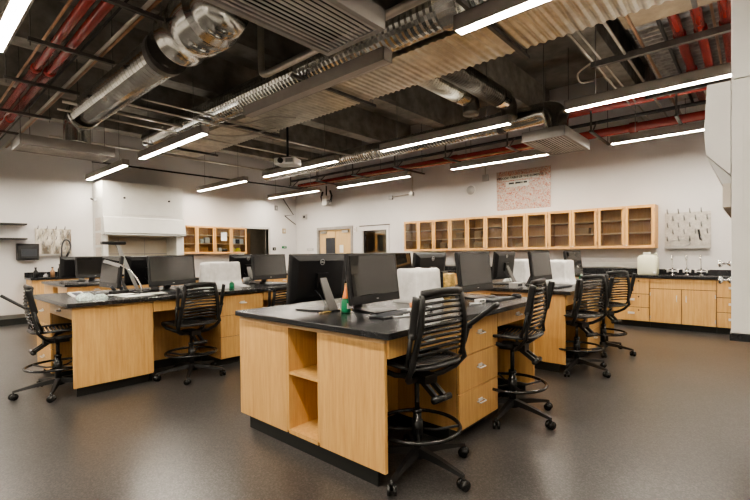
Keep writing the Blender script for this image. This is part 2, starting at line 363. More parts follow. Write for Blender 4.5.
def island(x0, y0, tag_, X1=2.18, shelf_end=True, ext=False):
    """double-sided bench: two knee spaces and a drawer cabinet on both long sides"""
    x1 = x0+X1; y1 = y0+1.525; ya, yb = y0+.575, y0+.919
    r = thing('lab_bench', 'maple bench body with open end shelf, '+tag_[0], 'lab bench', ((x0+x1)/2, (y0+y1)/2, 0))
    t = .025
    # end panels (facing -x) either side of the open shelf, top rail above them
    MB().box(x0, y0+.012, .10, x0+t, ya, .842).build('end_panel', WOOD, r, bevel=.002)
    MB().box(x0, yb, .10, x0+t, y1, .842).build('end_panel', WOOD, r, bevel=.002)
    MB().box(x0+.003, y0+.012, .842, x0+t, y1, .874).build('top_rail', WOODE, r)
    MB().box(x1-t, y0+.012, .10, x1, y1, .874).build('end_panel', WOOD, r, bevel=.002)
    # open shelf niche in the centre chase
    MB().box(x0+.004, ya, .12, x0+.62, ya+.018, .842).box(x0+.004, yb-.018, .12, x0+.62, yb, .842).box(x0+.60, ya, .12, x0+.62, yb, .842).build('niche_lining', WOOD, r)
    MB().box(x0+.002, ya+.018, .10, x0+.60, yb-.018, .128).build('niche_floor', WOOD, r)
    MB().box(x0+.01, ya+.018, .512, x0+.60, yb-.018, .530).build('shelf', WOOD, r)
    # back panels of the knee spaces
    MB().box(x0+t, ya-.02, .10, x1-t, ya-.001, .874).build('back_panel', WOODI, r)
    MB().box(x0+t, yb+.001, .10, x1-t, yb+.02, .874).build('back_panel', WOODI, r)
    MB().box(x0+.02, y0+.085, 0, x0+.035, y1-.1, .10).box(x0+.035, ya-.03, 0, x1-.05, ya-.015, .10).box(x0+.035, yb+.015, 0, x1-.05, yb+.03, .10).box(x1-.05, y0+.085, 0, x1-.035, y1-.1, .10).build('toe_kick', KICK, r)
    xa, xb = x0+.785, x0+1.39
    for ny, yy in ((-1, y0), (1, y1)):
        for xs, xe in ((x0+t, xa), (xb, x1-t)):
            y_ = (yy, yy+.02) if ny < 0 else (yy-.02, yy)
            ap = MB().box(xs+.002, y_[0], .752, xe-.002, y_[1], .860).build('apron_drawer', WOOD, r, bevel=.002)
            MB().box(xs, min(yy, yy-ny*.45), .86, xe, max(yy, yy-ny*.45), .873).build('apron_rail', WOODI, r)
            handle((xs+xe)/2-(.12 if False else 0), yy, .812, (0, ny), ap)
    wx0 = x0-.042
    if ext: wx0 = x0-.75
    drawer_unit(xa+.002, xb-.002, y0, ya-.025, (0, -1), 'three-drawer maple cabinet between the knee spaces, '+tag_[1])
    drawer_unit(xa+.002, xb-.002, yb+.025, y1, (0, 1), 'three-drawer maple cabinet turned to the far aisle, '+tag_[1])
    w = MB().box(wx0, y0-.055, .876, x1+.05, y1-.005, .914).build('worktop', BLACKTOP, bevel=.004, loc=((wx0+x1)/2, y0+.75, .876))
    tag(w, 'black epoxy worktop '+tag_[2], 'worktop')
    if ext:
        e0 = x0-.70
        q = thing('bench_end_desk', 'maple end desk of the left bench with wide plain side panel and knee space', 'lab bench', ((e0+x0)/2, (y0+y1)/2, 0))
        MB().box(e0, y0, .10, x0-.004, y0+t, .874).build('side_panel', WOOD, q, bevel=.002)
        MB().box(e0, y1-t, .10, x0-.004, y1, .874).build('side_panel', WOOD, q, bevel=.002)
        MB().box(e0+.04, y0+.075, 0, x0-.004, y0+.09, .10).build('toe_kick', KICK, q); MB().box(e0+.04, y1-.09, 0, x0-.004, y1-.075, .10).build('toe_kick', KICK, q)
        MB().box(x0-.03, y0+t, .10, x0-.004, y1-t, .874).build('back_panel', WOODI, q)
        ap = MB().box(e0, y0+t+.002, .752, e0+.02, y0+.86, .862).build('apron_drawer', WOODE, q, bevel=.002)
        handle(e0, y0+.45, .812, (-1, 0), ap)
        drawer_unit(e0, x0-.04, y0+.87, y1-t-.004, (-1, 0), 'three-drawer maple cabinet under the end desk of the left bench')
island(1.82, 1.555, ('nearest of the benches', 'nearest bench', 'of the nearest bench, holding the big monitor seen from behind'))
island(4.87, 1.555, ('beside the sink counter', 'bench beside the sink counter', 'of the bench beside the sink counter'))
island(1.82, 4.84, ('left bench under the desk lamp', 'left bench', 'of the left bench, holding the desk lamp and papers'), ext=True)
island(4.87, 4.84, ('middle bench hidden behind the monitors', 'middle bench behind the monitors', 'of the middle bench hidden behind the monitors'))
island(1.82, 8.13, ('far left bench before the fume hood', 'far left bench before the fume hood', 'of the far left bench in front of the fume hood'))
island(4.87, 8.13, ('far bench towards the room corner', 'far bench towards the room corner', 'of the far bench towards the room corner'))

# ------------------------------------------------------------------ drafting chairs
def make_chair(hs=.66, label='', arms='uu', name='drafting_chair'):
    """faces +y, hub at the origin; hs is the seat height"""
    r = thing(name, label, 'chair'); B = dict(world=False)
    def bw(t): return .224 - .05*t                     # half width of the back
    def by(t): return -.185 - .028*t - .02*sin(pi*t)    # lean of the back
    z0, z1 = hs+.03, hs+.385
    n = 11; mb = MB()
    for i in range(n):
        t = (i+.6)/n; w_ = bw(t)-.012; z = z0+(z1-z0)*t
        pts = [(w_*s_, by(t)-.035*(1-s_*s_), z+.012*(1-s_*s_)) for s_ in (-1, -.6, -.2, .2, .6, 1)]
        mb.tube(pts, .01, 6, flat=(.0055, .0100))
    mb.build('backrest', CHG, r, **B)
    mb = MB()
    for s_ in (-1, 1):
        pts = [(s_*bw(t), by(t), z0+(z1-z0)*t) for t in (1.02, .8, .6, .4, .2, 0)]
        pts += [(s_*.238, -.19, hs-.02), (s_*.215, -.135, hs-.085), (s_*.15, -.085, hs-.125), (s_*.06, -.05, hs-.14)]
        mb.tube(pts, .02, 8, flat=(.013, .024))
    pts = [(bw(1.02)*s_, by(1.02)-.03*(1-s_*s_), z1+.012+.012*(1-s_*s_)) for s_ in (-1.03, -.6, -.2, .2, .6, 1.03)]
    mb.tube(pts, .02, 8, flat=(.014, .024))
    mb.build('back_frame', CHB, r, **B)
    mb = MB()                                           # seat slats, slightly dished
    for i in range(15):
        y = -.195+.435*i/14; dip = -.02*sin(pi*i/14)+(.012 if i == 0 else 0)-(.018 if i == 14 else 0)
        hw = .225 if i < 12 else .215
        mb.tube([(hw*s_, y+.01*abs(s_), hs-.012+dip-.018*(1-s_*s_)) for s_ in (-1, -.5, 0, .5, 1)], .01, 6, flat=(.0105, .006))
    mb.build('seat', CHG, r, **B)
    mb = MB()
    loop = []
    for k in range(33):
        a = 2*pi*k/32; ex = .6
        loop.append((.238*math.copysign(abs(cos(a))**ex, cos(a)), .02+.232*math.copysign(abs(sin(a))**ex, sin(a)), hs-.018-.012*abs(sin(a))))
    mb.tube(loop, .016, 8, cap=False, flat=(.020, .012))
    # curved carriers under the seat
    for s_ in (-1, 1):
        mb.tube([(s_*.225, .20, hs-.035), (s_*.215, .12, hs-.075), (s_*.17, .02, hs-.105), (s_*.07, -.02, hs-.125)], .014, 8, flat=(.012, .018))
    mb.build('seat_frame', CHB, r, **B)
    mb = MB().box(-.055, -.12, hs-.16, .055, .09, hs-.11).bar((-.035, -.08, hs-.15), (-.035, -.19, hs-.225), .022, .03).bar((.035, -.08, hs-.15), (.035, -.19, hs-.225), .022, .03)
    mb.build('tilt_mechanism', CHB, r, **B)
    MB().tube([(-.075, -.20, hs-.23), (.075, -.20, hs-.23)], .021, 12).build('tilt_lever', CHG, r, **B)
    for s_ in (-1, 1):                                  # arms are flipped up behind the back
        p0 = V((s_*.252, -.205, hs+.17)); p1 = V((s_*.262, -.25, hs+.39)) if arms[0 if s_ < 0 else 1] == 'u' else V((s_*.295, -.40, hs+.32))
        ar = MB().tube([p0.lerp(p1, t) for t in (0, .08, .5, .92, 1)], .03, 10, flat=(.026, .015)).build('armrest', CHB, r, **B)
        MB().tube([(s_*.230, -.205, hs+.17), (s_*.270, -.21, hs+.17)], .020, 10).tube([(s_*.262, -.207, hs+.17), (s_*.255, -.18, hs+.07), (s_*.242, -.15, hs-.01)], .013, 8).build('arm_pivot', CHB, ar, **B)
    MB().tube([(0, 0, .10), (0, 0, .36)], .027, 14).tube([(0, 0, .36), (0, 0, hs-.11)], .016, 12).tube([(0, 0, .355), (0, 0, .375)], .031, 14).build('gas_column', CHG, r, **B)
    rz_ = .27
    fr2 = MB().ring((0, 0, rz_), .265, .0125).build('foot_ring', CHG, r, **B)
    mb = MB().tube([(0, 0, rz_-.05), (0, 0, rz_+.035)], .036, 14)
    for k in range(4):
        a = pi/4+k*pi/2; mb.tube([(.03*cos(a), .03*sin(a), rz_-.02), (.12*cos(a), .12*sin(a), rz_-.025), (.26*cos(a), .26*sin(a), rz_)], .0085, 6)
    mb.build('ring_spokes', CHB, fr2, **B)
    MB().tube([(0, 0, .075), (0, 0, .14)], [.05, .036], 16).build('base_hub', CHB, r, **B)
    for k in range(5):
        a = 2*pi*k/5+pi/2; c_, s_ = cos(a), sin(a)
        lg = MB().loft([[(q*c_-p[0]*s_, q*s_+p[0]*c_, zc+p[1]) for p in ((-w_, -h_), (w_, -h_), (w_*.7, h_), (-w_*.7, h_))] for q, w_, h_, zc in ((.03, .030, .022, .118), (.18, .022, .017, .105), (.335, .015, .010, .083), (.355, .012, .008, .079))]).build('base_leg', CHB, r, **B)
        mb = MB(); cx2, cy2 = .35*c_, .35*s_
        ca = a+1.1+.9*k; wx, wy = cos(ca), sin(ca)
        for e in (-1, 1):
            mb.tube([(cx2+wx*e*.008, cy2+wy*e*.008, .031), (cx2+wx*e*.026, cy2+wy*e*.026, .031)], .031, 16)
        mb.tube([(cx2, cy2, .03), (cx2, cy2, .085)], .009, 8)
        mb.build('caster', CHG, lg, **B)
    return r
def place_chair(hs, x, y, rz, az, label, arms='uu'):
    spin = radians(az-18)-rz
    c = make_chair(hs, label, arms); c.location = (x, y, 0); c.rotation_euler = (0, 0, rz)
    # turn the star base independently of the seat
    for o in kids(c):
        if o.name.split('.')[0] in ('base_leg',): o.rotation_euler = (0, 0, spin)
    return c
place_chair(.72, 2.165, 1.595, radians(-7), 48, 'black slatted drafting chair in full view at the nearest bench corner', 'ub')
place_chair(.71, 3.38, 1.51, radians(5), 40, 'black slatted drafting chair past the drawers at the far end of the nearest bench')
place_chair(.66, 1.09, 5.26, radians(-93), 33, 'black slatted drafting chair seen side-on at the end desk of the left bench', 'bu')
place_chair(.63, 2.21, 4.76, radians(3), 22, 'black slatted drafting chair seen squarely from behind at the left bench')
place_chair(.665, 5.12, 1.52, radians(-24), 36, 'black slatted drafting chair at the bench beside the sink counter, the nearer of two')
place_chair(.665, 6.26, 1.52, radians(-28), 50, 'black slatted drafting chair nearest to the sink counter drawers')
place_chair(.52, 3.42, 4.80, radians(-6), 30, 'low drafting chair whose mesh back shows just above the nearest worktop')

# ------------------------------------------------------------------ all-in-one computers
def make_aio():
    """screen faces -y, stand foot at the origin plane"""
    r = thing('desktop_computer', '', 'computer'); B = dict(world=False)
    tilt = radians(-7)
    T = Matrix.Translation((0, 0, .07)) @ Matrix.Rotation(tilt, 4, 'X')
    W, H = .285, .375
    body = MB(); rings = []
    for y, q, zz in ((-.004, 0, 0), (.022, 0, 0), (.036, .01, .01), (.052, .06, .05)):
        rings.append([T @ V(p) for p in ((-W+q, y, zz), (W-q, y, zz), (W-q, y, H-zz), (-W+q, y, H-zz))])
    body.loft(rings); bo = body.build('display_body', PLB, r, bevel=.006, **B)
    MB().box(-W+.022, -.0075, .062, W-.022, -.0045, H-.02, M=T).build('screen', SCREEN, r, **B)
    MB().add([T @ V(p) for p in ()], []) if False else None
    mb = MB(); 
    for i in range(6): mb.box(-.012+i*0, -.0078, .028, .012, -.0065, .034, M=T); break
    mb.build('front_badge', SILVP, bo, **B)
    MB().box(-.055, .05, .12, .055, .075, .23, M=T).build('stand_mount', PLB, r, **B)
    MB().loft([[(-.032, .075, .27), (.032, .075, .27), (.032, .088, .275), (-.032, .088, .275)], [(-.045, .20, .012), (.045, .20, .012), (.045, .216, .012), (-.045, .216, .012)]]).build('stand_leg', STANDG, r, bevel=.003, **B)
    MB().prism([(-.13, -.09), (-.11, -.10), (.11, -.10), (.13, -.09), (.055, .225), (-.055, .225)], 0, .012).build('stand_foot', PLB, r, bevel=.003, **B)
    lg = MB(); c = T @ V((0, .0535, .315)); 
    ringv = MB().ring((0, .054, .315), .021, .0022, 28, 6, axis='y'); ringv.v = [tuple(T @ V(p)) for p in ringv.v]
    rg = ringv.build('logo_ring', SILVP, r, **B)
    M = T @ Matrix.Translation((0, .0545, .315)) @ Matrix.Rotation(pi, 4, 'Z') @ Matrix.Rotation(pi/2, 4, 'X')
    text('logo', 'DELL', .016, M, SILVP, rg, .0006)
    # cables falling from the back
    MB().tube([T @ V((.06, .055, .10)), (.05, .12, .12), (.02, .14, .05), (.08, .19, .006), (.16, .24, .006)], .0035, 6).build('power_cord', CHAR, r, **B)
    return r
aio0 = make_aio(); used = [False]
def aio(x, y, rz, label, z=.914):
    o = aio0 if not used[0] else copy_tree(aio0); used[0] = True
    o.location = (x, y, z); o.rotation_euler = (0, 0, rz); o['label'] = label; return o
aio(2.415, 2.14, radians(2), 'black all-in-one computer on the nearest bench, screen towards the corner chair')
aio(2.215, 2.62, radians(180), 'black all-in-one computer seen from behind with round logo, on the nearest bench corner')
aio(3.68, 1.98, radians(-3), 'black all-in-one computer on the nearest bench, screen reflecting cupboards, right of the white dust cover')
aio(3.74, 2.62, radians(180), 'black all-in-one computer seen from behind past the white dust cover on the nearest bench')
aio(5.46, 2.02, radians(-3), 'black all-in-one computer above the farther chair back, on the bench beside the sinks')
aio(5.52, 2.62, radians(178), 'black all-in-one computer seen from behind with open stand on the bench by the sinks')
aio(6.62, 1.97, radians(-4), 'black all-in-one computer standing nearest the grey wall raceway and the white jug')
aio(2.31, 5.42, radians(1), 'black all-in-one computer facing the chair at the middle of the left bench')
aio(2.20, 5.93, radians(180), 'black all-in-one computer turned away behind the left bench screen')
aio(3.73, 5.42, radians(-2), 'black all-in-one computer with light grey reflecting screen at the far end of the left bench')
aio(3.62, 5.93, radians(178), 'black all-in-one computer seen from behind beside the grey cup on the left bench')
aio(1.68, 5.72, radians(-88), 'black all-in-one computer facing the side-on chair, beside the desk lamp')
aio(2.37, 8.72, radians(0), 'black all-in-one computer on the far left bench before the drying board')
aio(2.24, 9.22, radians(180), 'black all-in-one computer turned away on the far left bench')
aio(3.70, 8.72, radians(0), 'black all-in-one computer on the far left bench below the fume hood sash')
aio(6.95, 5.42, radians(0), 'black all-in-one computer on the middle bench, below the first long wall cupboard')
aio(5.45, 5.42, radians(0), 'black all-in-one computer on the middle bench, hidden behind the nearest monitors')

# ------------------------------------------------------------------ dust covers
def cover(x, y, w, dd, h, rz, label, flare=1.0):
    rings = []; n = 48; rnd = random.Random(x)
    ph = [rnd.random()*6 for _ in range(4)]
    for j, (zz, s_, am) in enumerate(((0, 1.10*flare, .022), (.10*h, 1.02, .015), (.3*h, .97, .012), (.6*h, .95, .010), (.88*h, .94, .007), (.97*h, .92, .005), (1.0*h, .84, .003))):
        rg = []
        for k in range(n):
            a = 2*pi*k/n; e = .32
            px = w/2*s_*math.copysign(abs(cos(a))**e, cos(a)); py = dd/2*s_*math.copysign(abs(sin(a))**e, sin(a))
            if j == 0 and flare > 1.05 and sin(a) < 0: py *= 1.35
            q = 1+am/.25*(sin(9*a+ph[0]+zz*4)+.6*sin(17*a+ph[1]))*.6
            rg.append((px*q, py*q, zz+(.006*sin(3*a+ph[2]) if j > 3 else 0)))
        rings.append(rg)
    rings.append([(p[0]*.5, p[1]*.5, h*1.01) for p in rings[-1]])
    o = MB().loft(rings, True).build('dust_cover', COVER, world=False)
    o.location = (x, y, .914); o.rotation_euler = (0, 0, rz); tag(o, label, 'dust cover'); return o
cover(3.16, 2.30, .35, .30, .295, radians(-6), 'creased white dust cover over an instrument on the nearest bench')
cover(2.97, 5.50, .50, .34, .34, radians(2), 'creased white dust cover spreading at its foot, on the left bench', 1.15)
cover(6.12, 2.60, .46, .32, .32, 0, 'white dust cover over an instrument beside the back-turned computer, sink side bench')
cover(6.17, 2.06, .42, .32, .31, 0, 'white dust cover next to the chair backs, in front of the grey raceway', 1.2)

# ------------------------------------------------------------------ small things on the benches
def keyboard(x, y, rz, label):
    r = thing('keyboard', label, 'keyboard', (x, y, .914), rz)
    MB().box(-.21, -.065, .001, .21, .065, .014).build('keyboard_body', PLB, r, bevel=.004, world=False)
    mb = MB()
    for i in range(4):
        for j in range(15): mb.box(-.2+j*.0268, -.055+i*.028, .014, -.2+j*.0268+.023, -.055+i*.028+.024, .019)
    mb.build('keys', CHAR, r, world=False)
keyboard(2.35, 1.92, radians(3), 'black keyboard before the nearest screen')
keyboard(3.66, 1.76, radians(-5), 'black keyboard on the nearest bench by the farther chair')
keyboard(2.32, 5.15, radians(2), 'black keyboard behind the chair back on the left bench')
keyboard(5.35, 1.78, radians(-5), 'black keyboard on the bench beside the sinks')
keyboard(3.70, 5.18, 0, 'black keyboard at the far end of the left bench')
def mouse(x, y, label):
    rings = [[(x+.03*s_*cos(a), y+.052*s_*sin(a), .914+z) for a in [2*pi*k/16 for k in range(16)]] for z, s_ in ((0, .95), (.012, 1), (.026, .8), (.033, .4))]
    tag(MB().loft(rings, True).build('computer_mouse', PLB, loc=(x, y, .914)), label, 'mouse')
mouse(2.66, 1.86, 'black mouse beside the nearest keyboard'); mouse(4.0, 1.74, 'black mouse near the end of the nearest worktop'); mouse(2.64, 5.1, 'black mouse on the left bench')
def cable(pts, label, mat=CHAR, r=.004):
    tag(MB().tube(pts, r, 6).build('cable', mat, loc=pts[0]), label, 'cable')
def squiggle(x0, y0, x1, y1, amp, n, seed, z=.919):
    rnd = random.Random(seed)
    return [(x0+(x1-x0)*i/n+rnd.uniform(-amp, amp), y0+(y1-y0)*i/n+rnd.uniform(-amp, amp), z+.003*(i % 2)) for i in range(n+1)]
def smoothp(p):
    out = []
    for i in range(len(p)-1):
        a, b_, c, d_ = [V(p[max(0, min(len(p)-1, i+k))]) for k in (-1, 0, 1, 2)]
        for t in (0, .25, .5, .75): out.append(.5*((2*b_)+(-a+c)*t+(2*a-5*b_+4*c-d_)*t*t+(-a+3*b_-3*c+d_)*t**3))
    return out+[V(p[-1])]
cable(smoothp(squiggle(2.28, 1.80, 2.66, 2.02, .06, 9, 1)), 'tangled pale grey sensor lead before the nearest screen', SILVP, .005)
cable(smoothp(squiggle(2.46, 1.74, 2.86, 1.98, .05, 9, 2)), 'tangled white lead beside the nearest keyboard', WHITE, .005)
cable(smoothp(squiggle(3.15, 1.75, 3.55, 1.85, .06, 8, 3)), 'looped grey lead on the worktop behind the corner chair', SILVP, .005)
cable(smoothp(squiggle(2.1, 2.45, 2.5, 2.3, .05, 7, 4)), 'greenish cable coil under the back-turned monitor', TAN, .005)
cable(smoothp(squiggle(1.45, 5.25, 2.05, 5.35, .05, 9, 5)), 'black cable lying among the papers on the left bench')
cable(smoothp([(7.6, 2.6, .96), (7.4, 2.3, .93), (7.05, 1.95, .93), (6.8, 2.1, .94)]), 'pale cable trailing behind the monitor near the raceway', SILVP)
def sensorbox(x, y, w, d_, h, rz, mat, label, name='sensor_box'):
    r = thing(name, label, 'sensor box', (x, y, .914), rz)
    MB().box(-w/2, -d_/2, 0, w/2, d_/2, h).build('case', mat, r, bevel=.004, world=False)
    MB().box(-w*.3, -d_/2-.002, h*.3, w*.3, -d_/2, h*.75).build('port', PLB, r, world=False)
    return r
sensorbox(2.52, 1.90, .11, .05, .028, .5, SILVP, 'small silver interface box before the nearest screen')
sensorbox(2.70, 1.96, .08, .06, .03, .2, WHITE, 'small white interface box by the tangled leads')
sensorbox(3.38, 1.80, .09, .05, .03, -.3, WHITE, 'small white interface box on the worktop behind the corner chair')
sensorbox(5.05, 2.20, .20, .10, .06, 0, SILVP, 'grey power box under the back-turned computer by the sinks')
# little green bottle with orange cone top
g = thing('glue_bottle', 'small green bottle with an orange cone cap between the two nearest monitors', 'bottle', (2.24, 2.30, .914))
MB().tube([(0, 0, 0), (0, 0, .01), (0, 0, .08), (0, 0, .105)], [.030, .036, .034, .02], 16).build('body', GREEN, g, world=False)
MB().tube([(0, 0, .105), (0, 0, .115), (0, 0, .205)], [.026, .025, .003], 14).build('cap', ORANGE, g, world=False)
MB().box(-.018, -.037, .03, .018, -.03, .07).build('bottle_label', PAPER, g, world=False)
for (x, y, m, lab) in ((2.90, 2.06, BLUE, 'tiny blue vial at the corner of the nearest screen'), (2.72, 2.05, ORANGE, 'tiny amber vial below the nearest screen')):
    g = thing('vial', lab, 'vial', (x, y, .914)); MB().tube([(0, 0, 0), (0, 0, .045)], .014, 12).build('body', m, g, world=False); MB().tube([(0, 0, .045), (0, 0, .058)], .01, 12).build('cap', WHITE, g, world=False)
g = thing('cup', 'light grey cup on the left bench next to the dust cover', 'cup', (3.44, 5.62, .914))
MB().loft([[(s_*cos(a), s_*sin(a), z) for a in [2*pi*k/20 for k in range(20)]] for z, s_ in ((0, .040), (.105, .048), (.105, .043), (.01, .036))], True).build('body', SILVP, g, world=False)
MB().ring((.058, 0, .055), .022, .005, 16, 6, axis='y').build('handle', SILVP, g, world=False)
for x, y, lab in ((2.90, 5.08, 'small green bottle before the dust cover on the left bench'), (5.95, 2.3, 'small green bottle by the dust cover on the bench beside the sinks'), (6.48, 1.86, 'green bottle with white cap near the chair backs')):
    g = thing('reagent_bottle', lab, 'bottle', (x, y, .914)); MB().tube([(0, 0, 0), (0, 0, .07), (0, 0, .09)], [.032, .032, .015], 14).build('body', GREEN, g, world=False); MB().tube([(0, 0, .09), (0, 0, .11)], .016, 12).build('cap', WHITE, g, world=False)
# yellow tray
g = thing('specimen_tray', 'tan and black specimen tray on the bench behind the corner chair', 'tray', (3.98, 2.66, .914), .3)
g.location = (3.70, 2.31, .914)
MB().box(-.09, -.04, 0, .09, .04, .23).build('tray', TAN, g, bevel=.01, world=False); MB().box(-.10, .04, 0, .10, .06, .25).build('tray_back', PLB, g, world=False)
# left bench: papers, calculator, bags, lamp and document camera
def sheet(x, y, rz, w, h_, z, label, mat=PAPER, name='paper_sheet'):
    o = MB().box(-w/2, -h_/2, 0, w/2, h_/2, .003).build(name, mat, world=False); o.location = (x, y, z); o.rotation_euler = (0, 0, rz); tag(o, label, 'paper')
sheet(1.78, 5.14, .12, .30, .21, .915, 'white paper sheet nearest the edge of the left bench')
sheet(2.02, 5.24, -.2, .30, .21, .9185, 'white paper sheet overlapping another on the left bench')
sheet(1.72, 5.36, .5, .28, .2, .922, 'white paper sheet lying under the computer facing the side-on chair')
g = thing('calculator', 'pale calculator with dark display propped on the left bench', 'calculator', (1.36, 5.62, .914), .25)
Tm = Matrix.Rotation(radians(18), 4, 'X')
MB().box(-.07, -.09, .003, .07, .09, .022, M=Tm).build('case', WHITE, g, bevel=.004, world=False)
MB().box(-.045, -.03, .022, .045, .06, .025, M=Tm).build('display', CHAR, g, world=False); MB().box(-.06, -.08, .0225, .06, -.045, .026, M=Tm).build('keypad', GREYP, g, world=False)
def bag(x, y, lab, s=1.0, sd=0):
    rnd = random.Random(sd); n = 20; rings = []
    for z, q in ((0, 1), (.02, 1.05), (.045, .8), (.06, .45)):
        rings.append([(x+.085*s*q*cos(2*pi*k/n)*(1+.15*rnd.uniform(-1, 1)), y+.06*s*q*sin(2*pi*k/n)*(1+.15*rnd.uniform(-1, 1)), .914+z*s+.006*rnd.random()*(z > 0)) for k in range(n)])
    tag(MB().loft(rings, False).build('sample_bag', TEAL, loc=(x, y, .914)), lab, 'bag')
bag(1.28, 5.06, 'crumpled pale green sample bag nearest the corner of the left bench', .75, 1)
bag(1.43, 5.12, 'crumpled pale green sample bag touching the papers on the left bench', .75, 2)
bag(1.33, 5.25, 'crumpled pale green sample bag behind the other two', .9, 3)
g = thing('desk_lamp', 'desk lamp with black bar head on a tall slanted silver arm', 'lamp', (1.97, 5.62, .914))
MB().tube([(0, 0, 0), (0, 0, .022), (0, 0, .03)], [.085, .08, .03], 24).build('base', PLB, g, world=False)
MB().bar((0, 0, .02), (-.22, -.01, .58), .036, .018, (0, 1, 0)).build('arm', SILVP, g, world=False)
MB().box(-.38, -.045, .575, -.13, .045, .612).build('lamp_head', PLB, g, bevel=.012, world=False)
g = thing('document_camera', 'silver document camera with curved gooseneck arm beside the desk lamp', 'document camera', (1.93, 5.42, .914))
MB().box(-.09, -.07, 0, .09, .07, .03).build('base', PLB, g, bevel=.006, world=False)
MB().tube(smoothp([(.02, 0, .03), (-.02, 0, .14), (-.10, 0, .26), (-.20, 0, .335), (-.25, 0, .36)]), .010, 10).build('gooseneck', CHROME, g, world=False)
MB().bar((-.37, 0, .385), (-.22, 0, .33), .05, .035).build('camera_head', SILVP, g, world=False)
g = thing('binocular_viewer', 'low dark instrument lying among cables on the left bench', 'instrument', (1.72, 5.48, .914), .3)
MB().box(-.09, -.05, 0, .09, .05, .05).build('body', PLB, g, bevel=.01, world=False); MB().tube([(-.05, 0, .05), (-.09, 0, .10)], .018, 12).build('eyepiece', CHAR, g, world=False); MB().tube([(.03, 0, .05), (.03, 0, .09)], .02, 12).build('knob', CHAR, g, world=False)

# ------------------------------------------------------------------ wall cupboards, base cabinets (local: front faces -y, x to the right)
def wall_cupboard(w, h, dp, label, loc, rz, items=()):
    r = thing('wall_cupboard', label, 'cupboard', loc, rz); B = dict(world=False); t = .02
    MB().box(0, 0, 0, t, dp, h).box(w-t, 0, 0, w, dp, h).box(t, 0, 0, w-t, dp, t).box(t, 0, h-t, w-t, dp, h).box(t, dp-.01, t, w-t, dp, h-t).build('carcass', CABW, r, **B)
    for z in (h*.35, h*.655): MB().box(t, .004, z, w-t, dp-.012, z+.022).build('shelf', SHELFW, r, **B)
    for k in range(2):
        a = w*k/2+.003; b_ = w*(k+1)/2-.003; s_ = .050; s2 = .050
        d_ = MB().box(a, -.022, .003, a+s_, -.001, h-.003).box(b_-s_, -.022, .003, b_, -.001, h-.003).box(a+s_, -.022, .003, b_-s_, -.001, .003+s2).box(a+s_, -.022, h-.003-s2, b_-s_, -.001, h-.003).build('door', CABW, r, **B)
        MB().box(a+s_, -.014, .003+s2, b_-s_, -.010, h-.003-s2).build('pane', GLASS, d_, **B)
        xk = b_-.02 if k == 0 else a+.02
        MB().tube([(xk, -.022, .05), (xk, -.04, .05)], .009, 10).build('knob', STEEL, d_, **B)
        xh = a+.006 if k == 0 else b_-.006
        MB().box(xh-.006, -.027, .07, xh+.006, -.021, .13).build('hinge', BRONZE, d_, **B); MB().box(xh-.006, -.027, h-.13, xh+.006, -.021, h-.07).build('hinge', BRONZE, d_, **B)
    return r
words = ['first of the long run of glass-door cupboards, next to the window', 'second of the long run of glass-door cupboards from the window', 'third of the glass-door cupboards from the window', 'fourth of the glass-door cupboards from the window, under the wall poster',
         'fifth of the glass-door cupboards from the window, next to last', 'last of the long run of glass-door cupboards, next to the steel drying board']
CW = (6.93-1.325)/6
for k in range(6):
    wall_cupboard(CW-.003, .775, .33, words[k], (8.92, 6.93-k*CW, 1.39), radians(-90))
def at(r, lx, ly, lz):
    m = Matrix.Translation(r[0]) @ Matrix.Rotation(r[1], 4, 'Z'); return m @ V((lx, ly, lz))
R1 = (V((8.92, 6.93, 1.39)), radians(-90))
rnd = random.Random(3)
shelfz = (.022, .292, .530)
box_labels = ['brown cardboard box seen through the glass in the {} cupboard from the window, {} shelf', ]
ordw = ['first', 'second', 'third', 'fourth', 'fifth', 'sixth']
for k, s_, dx, w_, h_ in ((0, 0, .55, .18, .16), (1, 0, .12, .16, .18), (1, 1, .58, .18, .14), (2, 0, .12, .22, .17), (2, 1, .14, .16, .15), (3, 0, .2, .2, .12), (4, 1, .5, .25, .12)):
    p = at(R1, k*CW+dx, .08, shelfz[s_]+.001)
    g = thing('storage_box', 'brown cardboard box behind glass in the %s cupboard from the window, %s shelf' % (ordw[k], ('bottom', 'middle', 'top')[s_]), 'box', p, radians(-90))
    MB().box(0, 0, 0, w_, .16, h_*.8).build('body', plain('card', (.45, .28, .13), .8), g, world=False); MB().box(-.004, -.004, h_*.8, w_+.004, .164, h_).build('lid', plain('lid', (.50, .33, .17), .8), g, world=False)
# two cupboards on the left wall
LW = .51*2
wall_cupboard(LW, .775, .33, 'honey maple wall cupboard half hidden beside the fume hood', (5.06, 11.56, 1.39), 0)
wall_cupboard(LW, .775, .33, 'honey maple wall cupboard next to the open doorway, with the yellow bags', (5.06+LW+.003, 11.56, 1.39), 0)
def wallitem(name, cat, x, z, w_, h_, mat, lab, y=11.62, dd=.12):
    g = thing(name, lab, cat, (x, y, z)); MB().box(0, 0, 0, w_, dd, h_*.85).build('body', mat, g, bevel=.008, world=False); MB().box(.01, .01, h_*.85, w_-.01, dd-.01, h_).build('lid', WHITE, g, world=False)
BL = 1.39
wallitem('supply_box', 'box', 5.70, BL+.292+.001, .10, .13, TEAL, 'pale green box on the middle shelf of the half hidden cupboard')
wallitem('supply_box', 'box', 5.84, BL+.292+.001, .14, .17, WHITE, 'white box on the middle shelf of the half hidden cupboard')
wallitem('supply_box', 'box', 6.25, BL+.022, .10, .15, WHITE, 'white box on the bottom shelf behind the posted paper')
wallitem('supply_box', 'box', 6.40, BL+.022, .12, .12, CHAR, 'dark box on the bottom shelf beside the white one')
wallitem('supply_box', 'box', 6.38, BL+.530, .14, .10, WHITE, 'white box on the top shelf behind the paper note')
